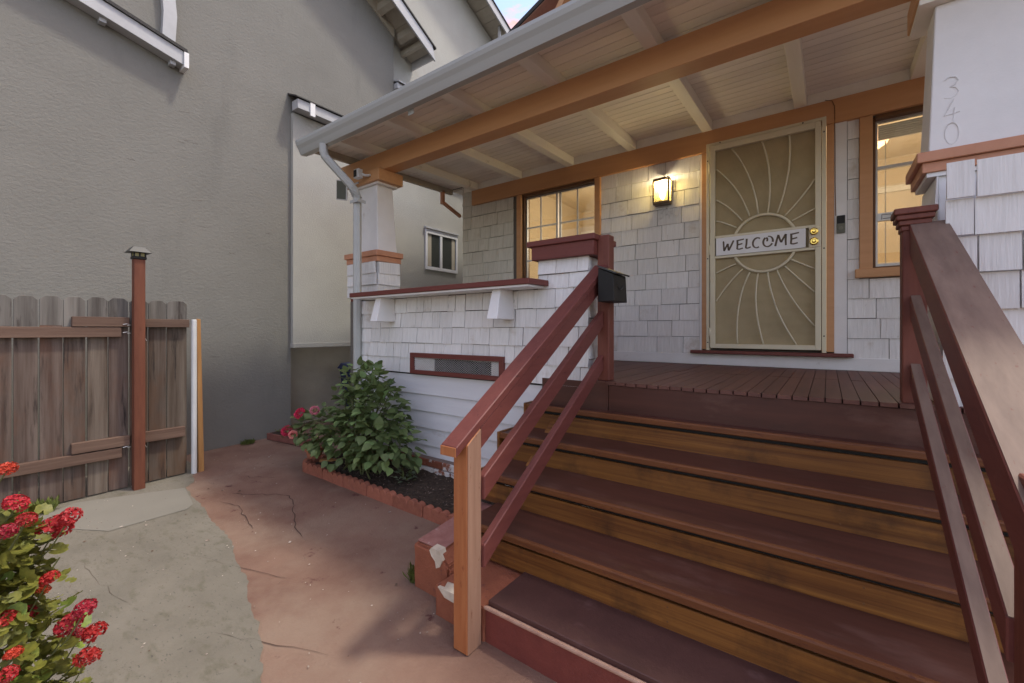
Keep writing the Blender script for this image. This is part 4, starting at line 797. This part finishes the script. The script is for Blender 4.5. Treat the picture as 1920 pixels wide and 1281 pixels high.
for z in (-0.08,-1.02): m.tube([(FX+0.02,1.15,z),(FX+0.05,1.16,z+0.01),(FX+0.05,1.17,z-0.012)],0.003,5)
obj('gate_latch', m, M['alu'], fe)
ps = obj('fence_post', MB().box(-4.845,-4.775,1.066,1.143,gz(-4.8,1.1)-0.05,0.612,0.004), M['redpost'], None, label='tall red stained square post in front of the board fence', cat='post', org=(-4.808,1.096,gz(-4.8,1.1)))
pl = thing('post_light', 'small dark solar cap light on top of the tall red post', 'post light', (-4.808,1.096,0.613))
obj('base', MB().box(-4.852,-4.768,1.058,1.151,0.613,0.637,0.003), M['black'], pl)
m = MB()
for a in (-4.847,-4.779):
    for b in (1.062,1.100,1.138): m.box(a,a+0.010,b,b+0.010,0.6375,0.667)
obj('cage', m, M['black'], pl)
obj('lens', MB().box(-4.838,-4.782,1.068,1.142,0.638,0.667), mat('pale_amber_lens',(0.42,0.38,0.16),rough=0.3), pl)
obj('roof', MB().hexa([(-4.885,1.022,0.668),(-4.735,1.022,0.668),(-4.735,1.180,0.668),(-4.885,1.180,0.668)],[(-4.845,1.062,0.72),(-4.775,1.062,0.72),(-4.775,1.142,0.72),(-4.845,1.142,0.72)],0.003), M['darkgrey'], pl)
obj('white_pipe', MB().tube([(-4.875,1.530,gz(-4.9,1.53)-0.02),(-4.875,1.529,0.098),(-4.875,1.529,0.103)],[0.023,0.023,0.020],16), M['pvc'], None, smooth=False, label='white plastic pipe standing upright at the end of the fence', cat='pipe', org=(-4.875,1.53,gz(-4.9,1.53)))
obj('wooden_stake', MB().hexa([(-4.91,1.566,gz(-4.9,1.6)-0.02),(-4.87,1.566,gz(-4.9,1.6)-0.02),(-4.87,1.612,gz(-4.9,1.6)-0.02),(-4.91,1.612,gz(-4.9,1.6)-0.02)],[(-4.905,1.552,0.112),(-4.878,1.552,0.112),(-4.878,1.584,0.107),(-4.905,1.584,0.107)],0.002), M['stakewood'], None, label='thin yellow wooden stake beside the white pipe at the fence end', cat='stake', org=(-4.89,1.58,gz(-4.9,1.6)))

# ================================================================== BED
bed = [(-4.05,2.24),(-2.0,2.24),(-1.9,2.10),(-1.86,2.10),(-1.86,2.68),(-4.05,2.68)]
m = MB(); nx, ny = 60, 16
vs = [[m.bm.verts.new((-4.05+2.3*i/nx, 2.235+0.445*j/ny, gz(-3,2.4)+0.065+0.05*(j/ny)+random.uniform(-0.012,0.012))) for j in range(ny+1)] for i in range(nx+1)]
for i in range(nx):
    for j in range(ny): m.bm.faces.new((vs[i][j],vs[i+1][j],vs[i+1][j+1],vs[i][j+1]))
soil = obj('soil', m, M['soil'], None, kind='structure')
m = MB()
for k in range(420):
    x, y = random.uniform(-4.0,-1.9), random.uniform(2.27,2.64); s = random.uniform(0.004,0.014); z = gz(-3,2.4)+0.07+0.05*((y-2.235)/0.445)
    p = [Vector((random.uniform(-1,1),random.uniform(-1,1),random.uniform(0.2,1.2)))*s for _ in range(4)]
    m._faces([(x+q.x,y+q.y,z+q.z) for q in p],[(0,1,2),(0,2,3),(0,3,1),(1,3,2)])
obj('soil_crumbs', m, M['mortar'], None, kind='stuff', label='crumbs of earth and bark scattered on the bed soil', cat='soil crumbs')
ed = thing('brick_edging', 'scalloped terracotta edging along the front of the planting bed', 'edging', (-3.1,2.2,gz(-3.1,2.2)))
def scallop(n):
    m = MB(); s = 0.0825; pts = [(-n*s/2,0,-0.03)]
    for k in range(n):
        for i in range(1 if k else 0, 9):
            a = math.pi-math.pi*i/8; pts.append((-n*s/2+s*(k+0.5)+s/2*math.cos(a)*0.999, 0, 0.055+0.041*math.sin(a)))
    pts.append((n*s/2,0,-0.03)); m.prism(pts,(0,0.05,0),0.004); return unit_mesh('edging_brick', m, M['edging'])
E4 = scallop(4); x = -4.09+0.165; k = 0
while x < -2.0:
    y = 2.165+0.018*(x+4.09)/2; yaw = random.uniform(-0.02,0.02)
    inst('edging_brick', E4, Matrix.Translation((x,y,gz(x,y)+random.uniform(-0.004,0.004)+H)) @ Matrix.Rotation(yaw,4,'Z') @ Matrix.Rotation(random.uniform(-0.03,0.03),4,'X'), ed)
    x += 0.335; k += 1
inst('edging_brick', E4, Matrix.Translation((-4.10,2.36,gz(-4.1,2.36)+H)) @ Matrix.Rotation(math.pi/2,4,'Z'), ed)
obj('wood_scrap', MB().hexa([(-4.03,2.30,gz(-4,2.3)+0.06),(-3.86,2.42,gz(-4,2.3)+0.06),(-3.89,2.46,gz(-4,2.3)+0.06),(-4.06,2.34,gz(-4,2.3)+0.06)],[(-4.03,2.30,gz(-4,2.3)+0.085),(-3.86,2.42,gz(-4,2.3)+0.085),(-3.89,2.46,gz(-4,2.3)+0.085),(-4.06,2.34,gz(-4,2.3)+0.085)],0.002), M['stakewood'], None, label='short pale piece of wood lying at the left end of the planting bed', cat='wood scrap', org=(-3.95,2.38,gz(-4,2.3)+0.06))

# ------------------------------------------------------------------ plants
def ovate(name, mt, ln=1.0, wd=0.62, cup=0.10):
    m = MB(); prof_ = [(0.0,0.0),(0.10,0.30),(0.30,0.5),(0.55,0.46),(0.80,0.24),(1.0,0.0)]
    c = [m.bm.verts.new((0,p[0]*ln,-0.16*ln*p[0]**2)) for p in prof_]
    l = [m.bm.verts.new((-p[1]*wd,p[0]*ln,cup*p[1]*2-0.16*ln*p[0]**2)) for p in prof_[1:-1]]
    r = [m.bm.verts.new((p[1]*wd,p[0]*ln,cup*p[1]*2-0.16*ln*p[0]**2)) for p in prof_[1:-1]]
    for s, sg_ in ((l,1),(r,-1)):
        q = [c[0]]+s+[c[-1]]
        for i in range(5):
            f = [c[i],c[i+1],q[i+1],q[i]]; f = [v for k_, v in enumerate(f) if v not in f[:k_]]
            if sg_ < 0: f = f[::-1]
            if len(f) > 2: m.bm.faces.new(f[::-1])
    return unit_mesh(name, m, mt)
def roundleaf(name, mt, n=16):
    m = MB(); c = m.bm.verts.new((0,0.12,-0.05)); ring = []; mid_ = []
    for i in range(n):
        a = -math.pi/2+0.35+(2*math.pi-0.7)*i/(n-1); r_ = 0.5*(1+0.10*math.cos(a*7)); 
        ring.append(m.bm.verts.new((r_*math.cos(a),0.12+r_*math.sin(a),0.05*math.cos(a*7)+0.04)))
        mid_.append(m.bm.verts.new((0.55*r_*math.cos(a),0.12+0.55*r_*math.sin(a),0.005+0.015*math.cos(a*7))))
    for i in range(n-1):
        m.bm.faces.new((c,mid_[i],mid_[i+1])); m.bm.faces.new((mid_[i],ring[i],ring[i+1],mid_[i+1]))
    me = unit_mesh(name, m, mt)
    for p in me.polygons: p.use_smooth = True
    return me
def leaf_matrix(p, out, size, droop=0.35, spread=0.7, face=0.45):
    """leaf at p growing along out, face turned to the sky"""
    d = Vector(out)+Vector((random.uniform(-1,1),random.uniform(-1,1),random.uniform(-0.6,0.6)))*spread
    d.z -= droop; d.normalize()
    nrm = Vector((random.uniform(-.5,.5),random.uniform(-.5,.5),1.0))+Vector(out)*face
    x = d.cross(nrm).normalized(); z = x.cross(d).normalized()
    return basis(x*size, d*size, z*size, (p[0],p[1],p[2]+H))
def bush(root, lobes, nobj, nstuff, me, size, name='leaf', mt=None, inner=0.55, droop=0.35, spread=0.7, face=0.45):
    tot = sum(l[6]*1.0 for l in lobes)
    def samp():
        r_ = random.uniform(0,tot)
        for l in lobes:
            r_ -= l[6]
            if r_ <= 0: break
        while True:
            v = Vector((random.gauss(0,1),random.gauss(0,1),random.gauss(0,1))).normalized()
            if v.z > -0.75: break
        k_ = random.uniform(inner,1.0)*random.uniform(0.9,1.1)
        return (l[0]+v.x*l[3]*k_, l[1]+v.y*l[4]*k_, l[2]+v.z*l[5]*k_), v
    for i in range(nobj):
        p, v = samp()
        inst(name, me, leaf_matrix(p, v, random.uniform(*size), droop, spread, face), root)
    if nstuff:
        bm = bmesh.new()
        for i in range(nstuff):
            p, v = samp(); q = [a+(b-a)*0.88 for a, b in zip(lobes[0][:3], p)] if random.random() < 0.0 else p
            t_ = me.copy(); t_.transform(leaf_matrix(q, v, random.uniform(*size), droop, spread, face)); bm.from_mesh(t_); bpy.data.meshes.remove(t_)
        mo = bpy.data.meshes.new('leaf_mass'); bm.to_mesh(mo); bm.free(); mo.materials.append(mt or me.materials[0])
        for p in mo.polygons: p.use_smooth = True
        o = bpy.data.objects.new('leaf_mass', mo); COL.objects.link(o); setp(o, root); o['kind'] = 'stuff'
    return samp
gb = gz(-3.4,2.4)+0.07
dh = thing('dahlia_bush', 'leafy green dahlia bush with pink flowers in the planting bed by the white wall', 'bush', (-3.45,2.42,gb))
LO = ovate('leaf', M['dahlialeaf'], wd=0.80)
lob = [(-3.30,2.36,-0.80,0.46,0.26,0.44,1.6),(-3.12,2.34,-0.98,0.40,0.26,0.30,1.0),(-3.62,2.34,-1.0,0.42,0.28,0.30,1.0),(-4.02,2.33,-0.98,0.33,0.24,0.22,0.6),(-3.38,2.36,-0.50,0.26,0.2,0.22,0.5)]
bush(dh, lob, 300, 900, LO, (0.055,0.10), droop=0.2, spread=0.7)
m = MB()
for k in range(46):
    b = (-3.45+random.gauss(0,0.12),2.42+random.gauss(0,0.06),gb); l = random.choice(lob)
    e = (l[0]+random.uniform(-.7,.7)*l[3], l[1]+random.uniform(-.7,.7)*l[4], l[2]+random.uniform(-.2,.9)*l[5])
    md_ = [(a+c)/2+d for a, c, d in zip(b, e, (random.uniform(-.05,.05),random.uniform(-.05,.05),0.08))]
    m.tube([b,md_,e],[0.008,0.006,0.003],5,cap=False)
obj('stem', m, M['stem'], dh, kind='stuff')
def petalball(name, mt, n, rad, seed, pl=0.7, pw=0.34):
    rnd = random.Random(seed); m = MB(); g = math.pi*(3-math.sqrt(5))
    for i in range(n):
        z = 1-1.35*(i+0.5)/n; r_ = math.sqrt(max(0,1-z*z)); a = g*i
        d = Vector((r_*math.cos(a),r_*math.sin(a),z)); t_ = d.orthogonal().normalized(); t_ = Matrix.Rotation(rnd.uniform(0,6.28),3,d) @ t_; s_ = d.cross(t_)
        c = d*rad*(1-pl*0.5); tip = d*rad*rnd.uniform(0.9,1.1)
        w_ = pw*rad
        m._faces([tuple(c),tuple(c+(tip-c)*0.6+t_*w_+s_*w_*0.3),tuple(tip+s_*w_*0.25),tuple(c+(tip-c)*0.6-t_*w_+s_*w_*0.1)],[(0,1,2,3)])
    return unit_mesh(name, m, mt)
FB = petalball('flower', M['pink'], 90, 0.055, 3); FP = petalball('flower', M['palepink'], 80, 0.055, 5)
for (x,y,z,me) in ((-4.071,2.13,-0.795,FB),(-3.752,2.10,-0.724,FP),(-4.36,2.15,-1.003,FB),(-4.22,2.14,-1.02,FP)):
    inst('flower', me, Matrix.Translation((x,y,z+H)) @ Euler((R(50),0,R(random.uniform(-40,60)))).to_matrix().to_4x4() @ Matrix.Diagonal((1.05,1.05,0.85,1) if me is FB else (0.8,0.8,0.65,1)), dh)
pot = thing('flower_pot', 'small terracotta pot half hidden under the left side of the dahlia bush', 'pot', (-4.22,2.36,gz(-4.2,2.36)))
obj('pot_body', MB().tube([(-4.22,2.36,gz(-4.2,2.36)),(-4.22,2.36,gz(-4.2,2.36)+0.13)],[0.055,0.08],18), M['terra'], pot)
obj('pot_rim', MB().tube([(-4.22,2.36,gz(-4.2,2.36)+0.1305),(-4.22,2.36,gz(-4.2,2.36)+0.165)],[0.09,0.092],18), M['terra'], pot)
sm = thing('seedling', 'small silvery leaved plant alone in the bare soil of the bed', 'plant', (-2.90,2.42,gz(-2.9,2.42)+0.08))
LS = ovate('leaf', M['greyleaf'], wd=0.45); LG = ovate('leaf', M['moss'], wd=0.45)
bz = gz(-2.9,2.42)+0.09
for k in range(46):
    a = random.uniform(0,6.28); rr = random.uniform(0.01,0.11); h_ = random.uniform(0.0,0.13)*(1-rr*4)
    inst('leaf', LS if random.random() < 0.7 else LG, leaf_matrix((-2.90+rr*math.cos(a),2.42+rr*0.7*math.sin(a),bz+max(0,h_)),(math.cos(a),math.sin(a),0.5),random.uniform(0.035,0.065),0.1,0.5), sm)
# geranium in the near left corner
ge = thing('geranium_bush', 'large geranium bush with red flower heads in the near left corner', 'bush', (-1.80,-0.10,gz(-1.8,-0.1)))
LR = roundleaf('leaf', M['gerleaf'])
glob = [(-1.72,0.01,-0.95,0.19,0.27,0.44,1.5),(-1.70,0.05,-1.15,0.22,0.25,0.27,0.9),(-1.70,0.05,-0.63,0.15,0.17,0.22,0.6)]
bush(ge, glob, 300, 2600, LR, (0.022,0.044), droop=0.1, spread=0.9, inner=0.6, face=1.1)
m = MB()
for k in range(90):
    l = random.choice(glob); b = (-1.80+random.gauss(0,0.08),-0.1+random.gauss(0,0.1),-1.40)
    e = (l[0]+random.uniform(-.85,.85)*l[3], l[1]+random.uniform(-.85,.85)*l[4], l[2]+random.uniform(-.2,.9)*l[5])
    m.tube([b,[(a+c)/2+random.uniform(-.05,.05) for a, c in zip(b,e)],e],[0.005,0.004,0.002],5,cap=False)
obj('stem', m, M['stem'], ge, kind='stuff')
def umbel(name, mt, seed, n=42):
    rnd = random.Random(seed); m = MB(); g = math.pi*(3-math.sqrt(5))
    for i in range(n):
        z = 1-1.6*(i+0.5)/n; r_ = math.sqrt(max(0,1-z*z)); a = g*i+rnd.uniform(-.2,.2)
        d = Vector((r_*math.cos(a),r_*math.sin(a),z)); t_ = d.orthogonal().normalized(); s_ = d.cross(t_); rr = rnd.uniform(0.78,1.08)
        for p in range(5):
            b = p*1.2566+rnd.uniform(0,.5); u_ = t_*math.cos(b)+s_*math.sin(b); v_ = d.cross(u_)
            c = d*rr*0.82; L_ = rnd.uniform(0.36,0.52)
            m._faces([tuple(c),tuple(c+u_*L_*0.6+v_*0.15+d*0.10),tuple(c+u_*L_+d*0.07),tuple(c+u_*L_*0.6-v_*0.15+d*0.14)],[(0,1,2,3)])
    return unit_mesh(name, m, mt)
U = [umbel('flower_head', M['gerred'], 1, 26), umbel('flower_head', M['gerred'], 2, 22), umbel('flower_head', M['gerorange'], 3, 24)]
GF = [(-1.658,0.124,-0.347,0.027),(-1.637,0.138,-0.434,0.034),(-1.558,0.113,-0.475,0.030),(-1.588,0.151,-0.466,0.027),(-1.657,0.210,-0.523,0.046),(-1.609,0.228,-0.490,0.032),(-1.603,0.191,-0.633,0.026),(-1.648,0.185,-0.674,0.021),(-1.567,0.252,-0.726,0.031),(-1.654,0.158,-0.724,0.030),(-1.615,0.229,-0.775,0.038),(-1.598,0.118,-0.696,0.030),(-1.610,0.277,-0.821,0.034),(-1.588,0.260,-0.869,0.036),(-1.567,0.128,-0.770,0.022),(-1.536,0.117,-0.799,0.024),(-1.63,0.251,-0.822,0.024)]
for k in range(16):
    a = random.uniform(2.2,5.6); q = random.uniform(0.2,1.0); GF.append((-1.72+0.2*q*math.cos(a), -0.02+0.28*q*math.sin(a), -0.40-0.35*q*q+random.uniform(-.06,.03), random.uniform(0.026,0.04)))
m = MB()
for i, (x,y,z,r_) in enumerate(GF):
    inst('flower_head', U[2] if i in (0,7,14) else U[i%2], Matrix.Translation((x,y,z+H)) @ Euler((random.uniform(-.5,.5),random.uniform(-.5,.5),random.uniform(0,6))).to_matrix().to_4x4() @ Matrix.Diagonal((r_*0.82,r_*0.82,r_*0.66,1)), ge)
    m.tube([(x,y,z-r_*0.2),(x-0.03,y-0.03,z-0.08),(x-0.10,y-0.09,z-0.17)],0.0018,5,cap=False)
obj('flower_stalk', m, M['stem'], ge, kind='stuff')
def tuft(name, label, x, y, r_, h_, n, mt):
    z = gz(x,y); m = MB()
    for k in range(n):
        a = random.uniform(0,6.28); q = random.uniform(0,1)**0.6*r_; bx, by = x+q*math.cos(a), y+q*math.sin(a); hh_ = h_*random.uniform(0.5,1)
        tx, ty = bx+random.uniform(-.5,.5)*hh_, by+random.uniform(-.5,.5)*hh_; w_ = random.uniform(0.003,0.009)
        m._faces([(bx-w_,by,z),(bx+w_,by,z),(tx+w_*0.8,ty+w_,z+hh_*0.7),(tx,ty,z+hh_)],[(0,1,2,3)])
    return obj(name, m, mt, None, label=label, cat='weeds', org=(x,y,z))
tuft('weed_tuft','low green weed tuft at the foot of the stucco wall',-5.52,2.26,0.07,0.05,120,M['moss'])
tuft('weed_tuft','green weeds at the foot of the fence boards behind the geranium',-4.84,0.52,0.12,0.11,160,M['moss'])
tuft('moss_tuft','bright moss on the left foot of the chipped red block',-1.868,1.63,0.03,0.085,110,M['moss'])
# planter tray by the wall and the bin
ty = thing('planter_tray', 'low red brown planter box with trailing flowers against the stucco wall', 'planter', (-5.28,2.60,gz(-5.3,2.6)))
tz = gz(-5.3,2.6)
trm = Matrix.Translation((-5.18,2.62,tz+H)) @ Matrix.Rotation(R(8),4,'Z')
m1 = MB(); m1.box(-0.36,0.36,-0.09,0.09,0.0,0.075,0.004); inst('box', unit_mesh('box', m1, mat('worn_red_box',(0.24,0.10,0.075),(0.16,0.06,0.05),scale=12)), trm, ty)
m1 = MB(); m1.box(-0.33,0.33,-0.065,0.065,0.0755,0.08); inst('earth', unit_mesh('earth', m1, M['soil']), trm, ty)
for k in range(60):
    x = random.uniform(-5.48,-4.95); inst('leaf', LG if random.random()<.6 else LO, leaf_matrix((x,2.60+random.uniform(-.08,.08),tz+0.08+random.uniform(0,0.05)),(random.uniform(-1,1),random.uniform(-1,1),0.4),random.uniform(0.03,0.06)), ty)
bn = thing('recycling_bin', 'navy blue plastic bin with lid behind the white downspout', 'bin', (-5.45,3.78,gz(-5.45,3.8)))
bz = gz(-5.45,3.8)
obj('body', MB().hexa([(-5.62,3.62,bz+0.01),(-5.28,3.62,bz+0.01),(-5.28,4.0,bz+0.01),(-5.62,4.0,bz+0.01)],[(-5.70,3.56,-0.55),(-5.20,3.56,-0.55),(-5.20,4.08,-0.55),(-5.70,4.08,-0.55)],0.01), M['bin'], bn)
obj('lid', MB().hexa([(-5.72,3.53,-0.549),(-5.18,3.53,-0.549),(-5.18,4.1,-0.549),(-5.72,4.1,-0.549)],[(-5.68,3.57,-0.47),(-5.22,3.57,-0.47),(-5.22,4.06,-0.44),(-5.68,4.06,-0.44)],0.01), M['bin'], bn)
print('objects', len(bpy.data.objects))
